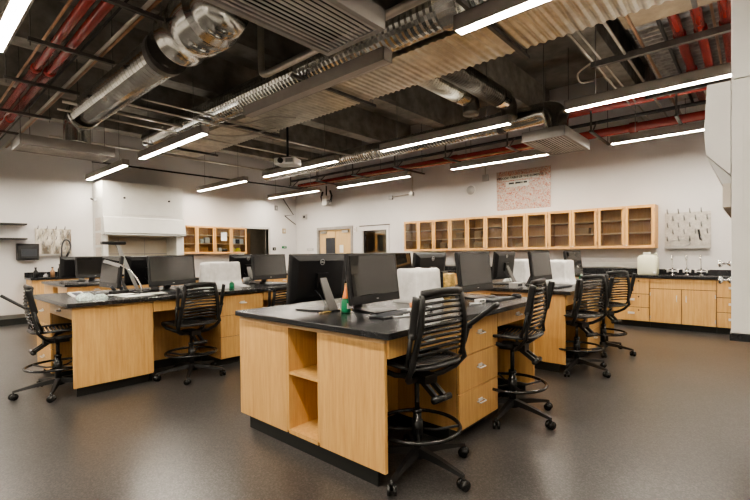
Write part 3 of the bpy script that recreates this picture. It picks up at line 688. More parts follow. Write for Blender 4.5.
for i, x in enumerate((6.66, 6.79, 6.92)):
    wallitem('supply_box', 'box', x, BL+.292+.001, .12, .15, WHITE if i != 1 else CHAR, ('white box leftmost on the middle shelf above the yellow bags', 'black box between two white ones above the yellow bags', 'white box rightmost on the middle shelf above the yellow bags')[i])
for i, x in enumerate((6.72, 6.90)):
    rings = [[(.085*q*cos(2*pi*k/16), .07*q*sin(2*pi*k/16), z) for k in range(16)] for z, q in ((0, .9), (.05, 1), (.11, .9), (.15, .5))]
    o = MB().loft(rings, True).build('yellow_bag', YELLOW, world=False); o.location = (x, 11.70, BL+.022); tag(o, ('bright yellow bag on the cupboard bottom shelf, nearer the fume hood', 'bright yellow bag on the cupboard bottom shelf, nearer the doorway')[i], 'bag')
o = MB().box(6.27, 11.524, 1.76, 6.45, 11.527, 2.0).build('posted_note', PAPER, loc=(6.36, 11.525, 1.76)); tag(o, 'white paper note taped on the glass cupboard door', 'paper')

def base_cab(w, label, loc, rz, kind, dp=.58):
    r = thing('base_cabinet', label, 'cabinet', loc, rz); B = dict(world=False); h = .87
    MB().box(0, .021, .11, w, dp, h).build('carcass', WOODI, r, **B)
    MB().box(0, .09, 0, w, dp, .108).build('toe_kick', KICK, r, **B)
    MB().box(.002, .0202, .112, w-.002, .0209, .866).build('gap_shade', SHADOW, r, **B)  # black sheet behind the fronts imitates shade in the seams
    g = .005
    if kind == 'drawers':
        for z0, z1 in ((.113, .346), (.356, .581), (.591, .860)):
            d_ = MB().box(g, 0, z0, w-g, .02, z1).build('drawer', WOOD, r, bevel=.002, **B)
            MB().box(w*.5-.05, -.022, (z0+z1)/2, w*.5+.05, -.001, (z0+z1)/2+.035).build('handle', PULL, d_, **B)
            MB().tube([(w-.16, -.004, z1-.045), (w-.16, 0, z1-.045)], .012, 12).build('lock', PLB, d_, **B)
    else:
        if kind == 'sink': MB().box(g, 0, .694, w-g, .02, .860).build('false_front', WOOD, r, bevel=.002, **B)
        zt = .684 if kind == 'sink' else .862
        for k in range(2):
            a = w*k/2+g; b_ = w*(k+1)/2-g
            d_ = MB().box(a, 0, .113, b_, .02, zt).build('door', WOOD, r, bevel=.002, **B)
            xh = b_-.06 if k == 0 else a+.06
            MB().tube([(xh, 0, zt-.10), (xh, -.028, zt-.10), (xh, -.028, zt-.20), (xh, 0, zt-.20)], .006, 8).build('handle', PULL, d_, **B)
            xg = a+.008 if k == 0 else b_-.008
            MB().box(xg-.006, -.006, .16, xg+.006, -.0005, .22).build('hinge', STEEL, d_, **B); MB().box(xg-.006, -.006, zt-.12, xg+.006, -.0005, zt-.06).build('hinge', STEEL, d_, **B)
    return r
q = radians(-90)
yy = 6.90; plan = [(.93, 'doors', 'first from the window end of the wall counter'), (.55, 'drawers', 'second from the window end of the wall counter'), (.93, 'doors', 'third from the window end of the wall counter'), (.55, 'drawers', 'fourth from the window end of the wall counter'), (.93, 'doors', 'fifth along the wall counter, behind the computers'), (1.085, 'doors', 'next to the drawer stack by the jug'),
                   (.55, 'drawers', 'under the cream jug, with three silver pulls'), (.915, 'sink', 'below the three lab taps with a false drawer front'), (.40, 'drawers', 'last one seen beside the near fume hood'), (.80, 'doors', 'hidden behind the near fume hood')]
for w_, kd, lab in plan:
    base_cab(w_-.002, 'maple base cabinet '+('with two doors, ' if kd != 'drawers' else 'with three drawers, ')+lab, (8.65, yy, 0), q, kd); yy -= w_
o = MB().box(8.615, yy, .872, XR, 6.93, .914).box(XR-.02, yy, .914, XR, 6.93, 1.005).build('wall_counter', BLACKTOP, bevel=.004, loc=(8.95, 3, .872)); tag(o, 'long black wall counter with upstand along the cupboard wall, carrying jug and taps', 'worktop')
o = MB().box(XR-.05, 1.62, 1.03, XR, 6.9, 1.125).box(XR-.055, 1.62, 1.07, XR-.05, 6.9, 1.08).build('wall_raceway', WHITE, loc=(XR-.03, 4, 1.03)); tag(o, 'long silver wiring raceway on the wall below the long row of cupboards', 'raceway')
# cream jug
g = thing('carboy', 'cream square carboy with white cap on the wall counter beside the taps', 'jug', (8.83, 1.42, .914))
rings = [[(sx*a*.5*(.30 if abs(sy) else .3), 0, 0) for a in (1,)] for sx, sy in ((0, 0),)]
def rrect(w_, d_, z, c=.3):
    out = []
    for k in range(24):
        a = 2*pi*k/24; out.append((w_/2*math.copysign(abs(cos(a))**c, cos(a)), d_/2*math.copysign(abs(sin(a))**c, sin(a)), z))
    return out
MB().loft([rrect(.25, .27, 0), rrect(.27, .30, .02), rrect(.27, .30, .30), rrect(.22, .25, .345), rrect(.08, .08, .36)], True).build('body', JUG, g, world=False)
MB().tube([(0, .02, .35), (0, .02, .40)], .055, 18).build('cap', WHITE, g, world=False)
MB().tube([(0, -.08, .34), (0, -.12, .385), (0, -.14, .30)], .015, 8).build('grip', JUG, g, world=False)
MB().tube([(-.135, -.11, .05), (-.18, -.13, .04)], .018, 10).build('spigot', WHITE, g, world=False)
# lab taps
for i, (y, lab) in enumerate(((1.065, 'chrome lab tap nearest the cream jug'), (.865, 'plain chrome lab tap in the middle of the three'), (.672, 'chrome lab tap farthest from the jug, with cross handles'))):
    g = thing('lab_tap', lab, 'tap', (8.86, y, .914))
    MB().tube([(0, 0, 0), (0, 0, .02)], .03, 14).tube([(0, 0, .02), (0, 0, .10)], .014, 12).build('base', CHROME, g, world=False)
    MB().tube(smoothp([(0, 0, .10), (0, 0, .30), (-.03, 0, .345), (-.10, 0, .345), (-.125, 0, .31), (-.125, 0, .27)]), .011, 10).build('spout', CHROME, g, world=False)
    mb = MB()
    for s_ in ((-1, 1) if i != 1 else (-1, 1)):
        L = .075 if i != 1 else .045
        mb.tube([(0, 0, .075), (0, s_*L, .075)], .010, 8).tube([(0, s_*L, .05), (0, s_*L, .11)], .012, 8)
        if i != 1: mb.tube([(0, s_*L-.03, .105), (0, s_*L+.03, .105)], .007, 8)
    mb.build('handle', PULL, g, world=False)
# drying pegboards
def pegboard(label, loc, rz, w, h, nx, nz, pm=None):
    r = thing('drying_board', label, 'pegboard', loc, rz); B = dict(world=False)
    MB().box(0, .0, 0, w, .025, h).build('panel', pm or PEGM, r, bevel=.003, **B)
    MB().box(0, -.07, -.005, w, .0, .004).box(0, -.07, .004, w, -.064, .035).build('drip_tray', STEEL, r, **B)
    for j in range(nz):
        for i in range(nx):
            if (i+j) % 2: continue
            x = w*(.07+.86*i/(nx-1)); z = h*(.22+.76*j/(nz-1))
            MB().tube([(x, 0, z), (x, -.05, z+.02), (x, -.085, z+.07)], .010, 6).build('peg', GREYP, r, **B)
    return r
pegboard('steel drying board with pegs on the wall above the lab taps', (XR-.027, 1.226, 1.375), q, .66, .635, 8, 5)
g = thing('loop_of_tubing', 'clear tubing loop hanging on the steel drying board', 'tubing', (XR-.045, 1.0, 1.47))
mb = MB(); mb.tube([(0, .15*cos(a), .06*sin(a)) for a in [2*pi*k/24 for k in range(23)]], .006, 6); mb.build('loop', SILVP, g, world=False)
o = MB().bar((XR-.05, .735, 1.70), (XR-.05, .705, 1.52), .03, .02, (1, 0, 0)).build('test_tube_brush', PLB, loc=(XR-.05, .72, 1.52)); tag(o, 'black brush hanging on the steel drying board above the taps', 'brush')
pegboard('stained steel drying board beside the paper towel dispenser', (2.10, YL-.027, 1.385), 0, .66, .60, 8, 5, PEGM2)

# ------------------------------------------------------------------ left wall end
r = thing('end_base_cabinet', 'maple base cabinet under the stained drying board', 'cabinet', (2.4, 11.6, 0))
MB().box(1.93, 11.30, .10, 3.15, YL-.004, .872).build('carcass', WOOD, r); MB().box(1.96, 11.36, 0, 3.15, YL-.004, .10).build('toe_kick', KICK, r)
for a in (1.935, 2.545): 
    d_ = MB().box(a, 11.278, .11, a+.60, 11.298, .86).build('door', WOOD, r, bevel=.002)
    MB().tube([(a+.5, 11.278, .78), (a+.5, 11.25, .78), (a+.5, 11.25, .68), (a+.5, 11.278, .68)], .006, 8).build('handle', PULL, d_)
o = MB().box(1.90, 11.25, .874, 3.17, YL, .914).box(1.90, YL-.02, .914, 3.17, YL, 1.02).build('side_counter', BLACKTOP, loc=(2.5, 11.5, .874), bevel=.003); tag(o, 'short black counter with upstand under the stained drying board', 'worktop')
struct(MB().box(-1.6, 11.12, 0, 1.88, YL, .13), 'trim_3', KICK)
g = thing('gooseneck_tap', 'black lab tap with tall hooped spout on the short side counter', 'tap', (2.62, 11.62, .914))
MB().tube([(0, 0, 0), (0, 0, .12)], .022, 12).build('base', PLB, g, world=False)
MB().tube(smoothp([(-.10, 0, .1), (-.10, 0, .62), (-.05, 0, .80), (.03, 0, .80), (.07, 0, .68), (.03, 0, .55)]), .016, 8).build('spout', CHAR, g, world=False)
MB().tube([(.06, 0, .62), (-.02, 0, .42)], .022, 10).build('spray_head', PLB, g, world=False)
for x, h_, m, lab in ((2.03, .20, PLB, 'dark narrow bottle at the end of the short side counter'), (2.32, .20, BRONZE, 'amber narrow bottle on the short side counter'), (2.45, .26, PLB, 'tall dark bottle near the hooped tap'), (2.20, .08, SILVP, 'low grey bottle on the short side counter')):
    g = thing('narrow_bottle', lab, 'bottle', (x, 11.5, .914)); MB().tube([(0, 0, 0), (0, 0, h_*.65), (0, 0, h_*.8), (0, 0, h_)], [.04, .04, .018, .018], 14).build('body', m, g, world=False); MB().tube([(0, 0, h_), (0, 0, h_+.02)], .022, 12).build('cap', PLB, g, world=False)
g = thing('paper_towel_dispenser', 'smoky black paper towel dispenser below the wall shelves', 'dispenser', (1.96, YL, 1.29))
MB().loft([[(-.19, -.001, 0), (.19, -.001, 0), (.19, -.001, .36), (-.19, -.001, .36)], [(-.18, -.15, .0), (.18, -.15, .0), (.19, -.14, .35), (-.19, -.14, .35)], [(-.15, -.22, .03), (.15, -.22, .03), (.17, -.20, .31), (-.17, -.20, .31)]]).build('case', PLB, g, bevel=.01, world=False)
MB().box(-.13, -.225, .08, .13, -.212, .24).build('window', CHAR, g, world=False)
MB().box(-.10, -.16, -.02, .10, -.09, .0).build('outlet', GREYP, g, world=False)
for z, lab in ((2.035, 'upper black wall shelf on grey brackets'), (1.725, 'lower black wall shelf on grey brackets')):
    g = thing('wall_shelf', lab, 'shelf', (.9, YL, z)); MB().box(-1.6, -.32, 0, 1.02, -.03, .032).build('board', PLB, g, world=False)
    for x in (-.6, .45): MB().prism([(-.025, 0), (-.29, 0), (-.29, -.02), (-.06, -.16), (-.025, -.16)], 0, .02, M=Matrix.Translation((x, 0, 0)) @ Matrix(((0, 0, 1, 0), (1, 0, 0, 0), (0, 1, 0, 0), (0, 0, 0, 1)))).build('bracket', SILVP, g, world=False)
for x in (.31, 1.36):
    o = MB().box(x-.018, YL-.024, 1.45, x+.018, YL, 2.40).build('shelf_upright', SILVP, loc=(x, YL, 1.45)); tag(o, 'slotted grey shelf upright '+('nearer the towel dispenser' if x > 1 else 'away from the towel dispenser'), 'bracket')

# ------------------------------------------------------------------ fume hood in the corner of the left wall
hx0, hx1, hy = 3.20, 5.03, 11.10
r = thing('fume_hood', 'large white fume hood with sash, standing between the drying board and the wood cupboards', 'fume hood', ((hx0+hx1)/2, 11.5, 0))
MB().box(hx0, hy+.06, 1.86, hx1, YL-.005, 3.09).build('upper_casing', HOODW, r, bevel=.006)
MB().box(hx0+.40, hy+.045, 2.33, hx1-.28, hy+.06, 2.98).build('access_panel', HOODW, r, bevel=.004)
for x in (hx0+.45, hx1-.36): MB().tube([(x, hy+.06, 2.72), (x, hy+.02, 2.72)], .024, 12).build('latch', PLB, r)
MB().loft([[(hx0, hy+.06, 2.28), (hx1+.02, hy+.06, 2.28), (hx1+.02, hy+.06, 1.87), (hx0, hy+.06, 1.87)], [(hx0, hy+.02, 2.25), (hx1+.02, hy+.02, 2.25), (hx1+.02, hy-.04, 1.90), (hx0, hy-.04, 1.90)]]).build('sash_housing', HOODW, r, bevel=.004)
MB().box(hx0, hy-.06, 1.84, hx1+.02, hy+.10, 1.875).build('sash_lip', HOODG, r, bevel=.004)
MB().box(hx0, hy+.06, .914, hx0+.10, YL-.005, 1.84).build('side_post', HOODW, r); MB().box(hx1-.18, hy+.06, .914, hx1, YL-.005, 1.84).build('side_post', HOODW, r)
MB().box(hx0+.10, YL-.12, .93, hx1-.18, YL-.005, 1.84).box(hx0+.10, hy+.2, 1.82, hx1-.18, YL-.12, 1.84).build('liner', LINER, r)
MB().box(hx0+.5, YL-.125, 1.15, hx0+.51, YL-.12, 1.84).box(hx0+1.1, YL-.125, 1.15, hx0+1.11, YL-.12, 1.84).box(hx0+.10, YL-.13, 1.40, hx1-.18, YL-.12, 1.415).build('baffle_seam', GREYP, r)
MB().box(hx0-.0, hy, .876, hx1, YL-.005, .914).build('hood_worktop', BLACKTOP, r)
MB().box(hx0+.02, hy+.05, .10, hx1-.02, YL-.005, .874).build('base_cabinet', WOOD, r)
MB().box(hx0+.02, hy+.10, 0, hx1-.02, YL-.005, .098).build('toe_kick', KICK, r)
MB().box(hx0+.10, hy+.02, 2.02, hx0+.20, hy+.0, 2.12).build('control_plate', GREYP, r)
def notice(x0_, y0_, z0_, y1_, z1_, lab, mat=MOTTLE):
    o = MB().box(hx0-.004, y0_, z0_, hx0-.001, y1_, z1_).build('wall_notice', mat, loc=(hx0, y0_, z0_)); tag(o, lab, 'notice')
notice(0, 11.28, 1.95, 11.70, 2.25, 'faded printed notice at the top on the side of the fume hood')
notice(0, 11.28, 1.62, 11.70, 1.90, 'faded printed notice in the middle on the side of the fume hood')
notice(0, 11.28, 1.25, 11.70, 1.56, 'faded printed notice lowest on the side of the fume hood')
g = thing('hook_sensor', 'small dark sensor on the wall edge beside the fume hood', 'sensor', (3.19, 11.55, 2.64)); MB().box(-.06, -.05, 0, 0, .05, .07).build('body', GREYP, g, world=False); MB().tube([(-.06, 0, .03), (-.12, -.02, .05)], .02, 10).build('eye', PLB, g, world=False)

# ------------------------------------------------------------------ near fume hood seen from its side
HX = 2.90
r = thing('fume_hood', 'tall white fume hood seen side-on at the edge of the view, with chrome valves', 'fume hood', (3.8, -.4, 0))
a = lambda x0_, x1_, y0_, y1_, z: [(x0_, y0_, z), (x1_, y0_, z), (x1_, y1_, z), (x0_, y1_, z)]
MB().box(HX, -.90, .915, HX+.10, .094, 2.232).build('side_panel', HOODW, r, bevel=.003)
MB().box(HX+1.7, -.90, .915, HX+1.8, .094, 2.232).build('side_panel', HOODW, r, bevel=.003)
MB().box(HX, -.90, 2.236, HX+1.8, .094, 2.97).build('upper_casing', HOODW, r, bevel=.003)
MB().prism([(.096, 2.232), (.096, 1.74), (.198, 1.86), (.208, 1.98), (.195, 2.232)], 0, 1.8, M=Matrix(((0, 0, 1, HX), (1, 0, 0, 0), (0, 1, 0, 0), (0, 0, 0, 1)))).build('sash_housing', HOODW, r, bevel=.002)
MB().prism([(.096, 1.735), (.096, 1.70), (.132, 1.70), (.198, 1.855)], .004, 1.79, M=Matrix(((0, 0, 1, HX), (1, 0, 0, 0), (0, 1, 0, 0), (0, 0, 0, 1)))).build('sash_shoulder', HOODG, r)
MB().box(HX+.004, .096, 1.575, HX+1.79, .130, 1.70).build('sash_lip', plain('drop', (.50, .46, .40), .5), r)
MB().box(HX+.1, -.88, .915, HX+1.7, -.80, 2.0).build('liner', LINER, r)
MB().box(HX-.003, -.80, 1.25, HX, .045, 2.05).build('access_panel', HOODW, r, bevel=.001)
MB().box(HX-.003, -.80, .97, HX, .045, 1.20).build('service_panel', HOODW, r, bevel=.001)
MB().box(HX-.006, -.06, 1.225, HX-.003, -.03, 1.235).build('panel_latch', PLB, r)
MB().box(HX-.01, -.90, .876, HX+1.81, .10, .913).build('hood_worktop', BLACKTOP, r)
MB().box(HX+.15, -.88, .10, HX+1.7, -.30, .874).build('base_cabinet', WOOD, r)
MB().box(HX+.2, -.86, 0, HX+1.65, -.36, .098).build('toe_kick', KICK, r)
for z in (1.19, 1.278):
    v_ = MB().tube([(HX+.03, .094, z), (HX+.03, .100, z), (HX+.03, .112, z)], [.018, .016, .006], 16).tube([(HX+.03, .11, z), (HX+.03, .133, z)], .0055, 12).build('service_valve', CHROME, r)
    MB().tube([(HX+.03, .128, z), (HX+.03, .138, z), (HX+.03, .147, z), (HX+.03, .150, z)], [.009, .021, .019, .006], 18).build('valve_knob', CHROME, v_)

# ------------------------------------------------------------------ wall things on the right wall
r = thing('wall_poster', 'large laminated reference poster of dense red print above the cupboards', 'poster', (XR, 3.86, 2.3))
MB().box(XR-.012, 3.25, 2.29, XR-.002, 4.475, 3.17).build('sheet', POSTER, r)
MW = lambda y, z: Matrix.Translation((XR-.014-XR, y-3.86, z-2.3)) @ Matrix(((0, 0, -1, 0), (-1, 0, 0, 0), (0, 1, 0, 0), (0, 0, 0, 1)))
MB().box(XR-.0128, 3.50, 2.965, XR-.0122, 4.35, 3.06).box(XR-.0128, 3.72, 2.80, XR-.0122, 4.25, 2.93).build('title_band', plain('band', (.50, .48, .42), .4), r)
text('title', 'PERIODIC TABLE OF THE ELEMENTS', .066, MW(3.93, 3.01), PLB, r, .0005)
mb = MB()
for a0, a1 in ((4.18, 4.06), (4.03, 3.90), (3.89, 3.86), (3.84, 3.76)): mb.box(XR-.0140, a1, 2.865, XR-.013, a0, 2.905)
mb.build('subtitle', PLB, r)
def wallbox(name, cat, y, z, w_, h_, lab, mat=GREYP, dd=.05):
    g = thing(name, lab, cat, (XR, y, z)); MB().box(-dd, -w_/2, -h_/2, 0, w_/2, h_/2).build('case', mat, g, bevel=.004, world=False); MB().box(-dd-.004, -w_/4, -h_/4, -dd, w_/4, h_/4).build('face', STEEL if mat != STEEL else PLB, g, world=False)
g = thing('conduit_run', 'grey conduit with two junction boxes on the wall left of the cupboards', 'conduit', (XR, 7.2, 2.9))
MB().tube([(-.03, .41, 0), (-.03, .05, .015), (-.03, -.30, .02)], .014, 8).tube([(-.03, -.30, .02), (-.03, -.34, .48)], .014, 8).build('pipe', CONDUIT, g, world=False)
MB().box(-.07, .36, -.07, 0, .48, .05).build('junction_box', SILVP, g, bevel=.004, world=False); MB().box(-.07, -.36, -.03, 0, -.24, .07).build('junction_box', STEEL, g, bevel=.004, world=False)
g = thing('bell', 'round chrome alarm dome on the wall above the cupboards', 'alarm', (XR, 5.144, 2.84)); MB().tube([(0, 0, 0), (-.03, 0, 0), (-.07, 0, 0), (-.09, 0, 0)], [.11, .11, .08, .02], 20).build('dome', SILVP, g, world=False); MB().ring((-.01, 0, 0), .12, .012, 24, 6, axis='x').build('rim', WHITE, g, world=False)
g = thing('wall_box', 'small grey box on a drop pipe beside the poster', 'junction box', (XR, 4.747, 3.10)); MB().box(-.06, -.07, -.09, 0, .07, .06).build('case', SILVP, g, bevel=.004, world=False); MB().tube([(-.03, 0, .06), (-.03, 0, .30)], .014, 8).build('pipe', CONDUIT, g, world=False)
wallbox('wall_thermostat', 'thermostat', 9.02, 2.07, .10, .14, 'white thermostat between double door and window', WHITE)
g = thing('speaker_array', 'hanging white and black loudspeaker pair near the ceiling above the double door', 'loudspeaker', (9.0, 10.05, 2.85))
MB().box(-.1, -.11, 0, .1, .11, .30).build('body', WHITE, g, bevel=.01, world=False); MB().tube([(0, .19, .10), (0, .24, .30), (0, .17, .45)], .03, 10).build('bracket', PLB, g, world=False); MB().tube([(0, -.19, .10), (0, -.24, .30), (0, -.17, .45)], .03, 10).build('bracket', PLB, g, world=False); MB().tube([(0, 0, .30), (0, 0, .62)], .02, 8).build('pole', PLB, g, world=False); MB().tube([(-.05, -.2, .12), (-.11, -.2, .10)], .06, 14).build('lamp', CHROME, g, world=False)
# left-wall things near the corner
g = thing('wall_mounted_linkage', 'thin folded black wall arm in the far corner', 'wall arm', (8.7, YL, 2.6))
MB().tube([(.0, -.03, .60), (.42, -.03, .09), (.05, -.03, .04)], .012, 6).build('upper_link', BLKPIPE, g, world=False); MB().tube([(.05, -.04, .04), (.50, -.04, -.24)], .012, 6).build('lower_link', BLKPIPE, g, world=False)
wb = [(8.43, 2.88, .12, .17, 'small grey box high on the wall near the far corner', GREYP), (8.73, 2.13, .13, .17, 'beige switch box beside the open doorway', plain('beige', (.45, .36, .24), .5)), (8.73, 1.585, .18, .08, 'green sign plate below the beige switch box', GREEN), (8.33, 1.53, .12, .10, 'black round-edged plate beside the doorway', PLB)]
for x, z, w_, h_, lab, m in wb:
    g = thing('wall_plate', lab, 'wall plate', (x, YL, z)); MB().box(-w_/2, -.03, -h_/2, w_/2, 0, h_/2).build('case', m, g, bevel=.008, world=False); MB().box(-w_/5, -.034, -h_/5, w_/5, -.03, h_/5).build('face', STEEL, g, world=False)
wallbox('wall_box', 'junction box', 11.4, 2.60, .22, .16, 'grey wall box with chrome fitting in the far corner', STEEL)
wallbox('notice_frame', 'notice', 11.15, 1.50, .34, .08, 'low grey nameplate between the corner and the double door', SILVP, .02)

# ------------------------------------------------------------------ ceiling services
def lathe_y(profile, cx_, cz, n=28):
    return [[(cx_+r_*cos(2*pi*k/n), y, cz+r_*sin(2*pi*k/n)) for k in range(n)] for y, r_ in profile]
def lathe_x(profile, cy_, cz, n=24):
    return [[(x, cy_+r_*cos(2*pi*k/n), cz+r_*sin(2*pi*k/n)) for k in range(n)] for x, r_ in profile]
def ribs(a0, a1, step, r_, amp):
    out = []; k = 0; y = a0
    while y < a1: out.append((y, r_+(amp if k % 2 else 0))); y += step/2; k += 1
    return out
r = thing('spiral_duct', 'large silver round duct rising over the left bench from its wide smooth end', 'duct', (2.08, 6.2, 3.62))
MB().loft(lathe_y(ribs(5.0, 8.12, .10, .20, .016), 2.08, 3.62), False).build('ribbed_section', GALV, r)
MB().loft(lathe_y([(8.02, .22), (8.02, .225), (8.14, .225), (8.16, .17)], 2.08, 3.62), True).build('end_collar', GALV, r)
MB().loft(lathe_y([(4.93, .215), (4.93, .235), (5.03, .235), (5.03, .215)], 2.08, 3.62)).build('clamp_band', STRUT, r)
MB().loft(lathe_y([(3.90, .305), (4.25, .30), (4.28, .285), (4.55, .27), (4.58, .285), (4.62, .275), (4.70, .215), (4.98, .215)], 2.08, 3.66, 36), True).build('smooth_section', GALV, r)
MB().loft(lathe_y([(3.66, .24), (3.90, .305)], 2.08, 3.66, 36), True).build('end_cone', GALV, r)
MB().tube(smoothp([(2.08, 8.06, 3.62), (2.07, 8.30, 3.60), (2.06, 8.36, 3.48), (2.06, 8.36, 3.155)]), .19, 22).build('elbow', GALV, r)
def diffuser(x0_, x1_, y0_, y1_, label, z=3.0):
    r = thing('air_diffuser', label, 'air vent', ((x0_+x1_)/2, (y0_+y1_)/2, z)); f_ = .045
    MB().box(x0_, y0_, z, x1_, y0_+f_, z+.012).box(x0_, y1_-f_, z, x1_, y1_, z+.012).box(x0_, y0_+f_, z, x0_+f_, y1_-f_, z+.012).box(x1_-f_, y0_+f_, z, x1_, y1_-f_, z+.012)\
        .box(x0_, y0_, z+.012, x0_+.012, y1_, z+.15).box(x1_-.012, y0_, z+.012, x1_, y1_, z+.15).box(x0_, y0_, z+.012, x1_, y0_+.012, z+.15).box(x0_, y1_-.012, z+.012, x1_, y1_, z+.15).box(x0_, y0_, z+.145, x1_, y1_, z+.15).build('casing', GRILLE, r)
    MB().box(x0_+.02, y0_+.02, z+.10, x1_-.02, y1_-.02, z+.105).build('dark_core', SHADOW, r)
    n = 12; sp = (y1_-y0_-2*f_)/n
    for i in range(n):
        yc = y0_+f_+sp*(i+.5)
        MB().bar((x0_+f_, yc, z+.012), (x1_-f_, yc, z+.012), sp*(.56 if i < 6 else .40), .005).build('fin', GRILLEF, r)
    for xx in (x0_+.06, x1_-.06):
        MB().tube([(xx, (y0_+y1_)/2, z+.15), (xx, (y0_+y1_)/2, 4.74)], .005, 5).build('hanger_rod', STRUT, r)
    return r
diffuser(1.20, 2.44, 2.05, 2.68, 'big grey slotted air diffuser nearest overhead beside the ribbed duct')
diffuser(1.26, 2.49, 7.98, 8.62, 'slotted air diffuser fed by the big silver round duct, near the left wall')
diffuser(6.34, 7.57, 2.03, 2.66, 'pale slotted air diffuser under the curved duct elbow above the poster')
# ribbed rectangular duct
r = thing('rectangular_duct', 'long ribbed rectangular duct with painted gold reflection running down the room', 'duct', (4.28, 4, 3.6))
mb = MB(); x0_, x1_, zb = 3.86, 4.66, 3.60; ys = -.9; vs = []; fs = []; k = 0
prof = []
while ys < 9.6: prof += [(ys, 0), (ys+.025, .014), (ys+.045, .014), (ys+.07, 0)]; ys += .095
for y, dz in prof: vs += [(x0_-dz*.5, y, zb+.42), (x0_-dz*.5, y, zb-dz), (x1_+dz*.5, y, zb-dz), (x1_+dz*.5, y, zb+.42)]
n = len(prof)
fs = [(i*4+j, i*4+j+1, (i+1)*4+j+1, (i+1)*4+j) for i in range(n-1) for j in range(3)]+[(i*4+3, i*4, (i+1)*4, (i+1)*4+3) for i in range(n-1)]
mb.add(vs, fs); mb.build('ribbed_casing', GALVD, r)
for y in (-.45, 1.95, 4.3, 6.7, 9.0):
    h_ = MB().box(3.30, y-.02, zb-.055, 4.85, y+.02, zb-.016).build('trapeze_hanger', STRUT, r)
    MB().tube([(4.80, y, zb-.05), (4.80, y, 4.74)], .006, 6).build('hanger_rod', STRUT, h_)
r = thing('spiral_duct', 'bright ribbed round duct alongside the rectangular duct', 'duct', (3.56, 4, 3.72))
MB().loft(lathe_y(ribs(-.9, 9.4, .075, .185, .010), 3.58, 3.72, 24), False).build('ribbed_section', GALV, r)
MB().loft(lathe_y([(2.05, .20), (2.05, .215), (2.25, .215), (2.25, .20)], 3.58, 3.72)).build('collar', GALV, r)
r = thing('gray_pipe', 'grey pipe with elbow running between big diffuser and ribbed round duct', 'pipe', (3.05, 2, 3.5)); r.name = 'grey_pipe'
MB().tube([(3.02, -.9, 3.52), (3.02, 4.35, 3.52)], .04, 12).build('run', CONDUIT, r)
MB().tube(smoothp([(3.02, 4.33, 3.52), (3.02, 4.48, 3.54), (3.02, 4.52, 3.66), (3.02, 4.52, 4.2)]), .04, 12).build('elbow', CONDUIT, r)
# flexible branch ducts towards the middle row
for i, (y, x1_, m, lab) in enumerate(((3.42, 5.75, GALVD, 'flexible ribbed branch duct leaving the rectangular duct, bronze toned'), (3.05, 6.35, DUCTDARK, 'dark flexible branch duct beside the bronze one'))):
    r = thing('flexible_duct', lab, 'duct', (5.2, y, 3.8))
    MB().loft(lathe_x(ribs(4.67, x1_, .06, .145, .012), y+.0, 3.80), False).build('flexible_section', m, r)
    MB().loft(lathe_x([(x1_, .155), (x1_+.20, .155)], y, 3.80)).build('collar', GALV, r)
    MB().tube(smoothp([(x1_+.18, y, 3.80), (x1_+.36, y, 3.79), (x1_+.42, y, 3.70), (x1_+.42, y, 3.55)]), .13, 16).build('elbow', DUCTDARK, r)
r = thing('flexible_duct', 'ribbed flexible duct end looking down at the top edge beside the big diffuser', 'duct', (3.4, 2.3, 4.0))
MB().loft(lathe_x(ribs(2.75, 3.9, .07, .17, .014), 2.42, 3.98), False).build('flexible_section', GALVD, r)
r = thing('spiral_duct', 'round duct in the middle row ending in a silver elbow over the pale diffuser', 'duct', (7.2, 6, 3.6))
MB().loft(lathe_y(ribs(3.35, 10.5, .07, .17, .008), 7.15, 3.62, 24), False).build('ribbed_section', GALV, r)
MB().tube(smoothp([(7.15, 3.38, 3.62), (7.14, 2.85, 3.62), (7.08, 2.52, 3.60), (7.02, 2.38, 3.48), (7.0, 2.36, 3.155)]), .175, 20).build('elbow', GALV, r)
MB().loft(lathe_y([(3.30, .18), (3.30, .195), (3.40, .195), (3.40, .18)], 7.15, 3.62)).build('clamp_band', STRUT, r)
# wide high duct behind the red risers
r = thing('rectangular_duct', 'high silver foil duct with cross ribs behind the red riser pipes', 'duct', (7, .3, 4.0))
vs = []; prof = []; xs = 4.75
while xs < 9.1: prof += [(xs, 0), (xs+.03, .022), (xs+.055, .022), (xs+.085, 0)]; xs += .12
for x, dz in prof: vs += [(x, 1.12, 4.08), (x, 1.12, 3.96-dz), (x, -.6, 3.96-dz), (x, -.6, 4.08)]
n = len(prof); fs = [(i*4+j, i*4+j+1, (i+1)*4+j+1, (i+1)*4+j) for i in range(n-1) for j in range(3)]+[(i*4+3, i*4, (i+1)*4, (i+1)*4+3) for i in range(n-1)]
MB().add(vs, fs).build('ribbed_casing', FOIL, r)
r = thing('duct_transition', 'tan insulated duct transition at the top edge between the two rectangular ducts', 'duct', (5, .4, 3.7))
MB().loft([a(4.69, 5.25, -.8, 1.05, 3.72), a(4.69, 5.45, -.8, 1.12, 3.90)]).build('wrapped_box', INSUL, r)
MB().box(4.70, .42, 3.695, 5.2, .46, 3.72).build('seam_strap', STRUT, r)

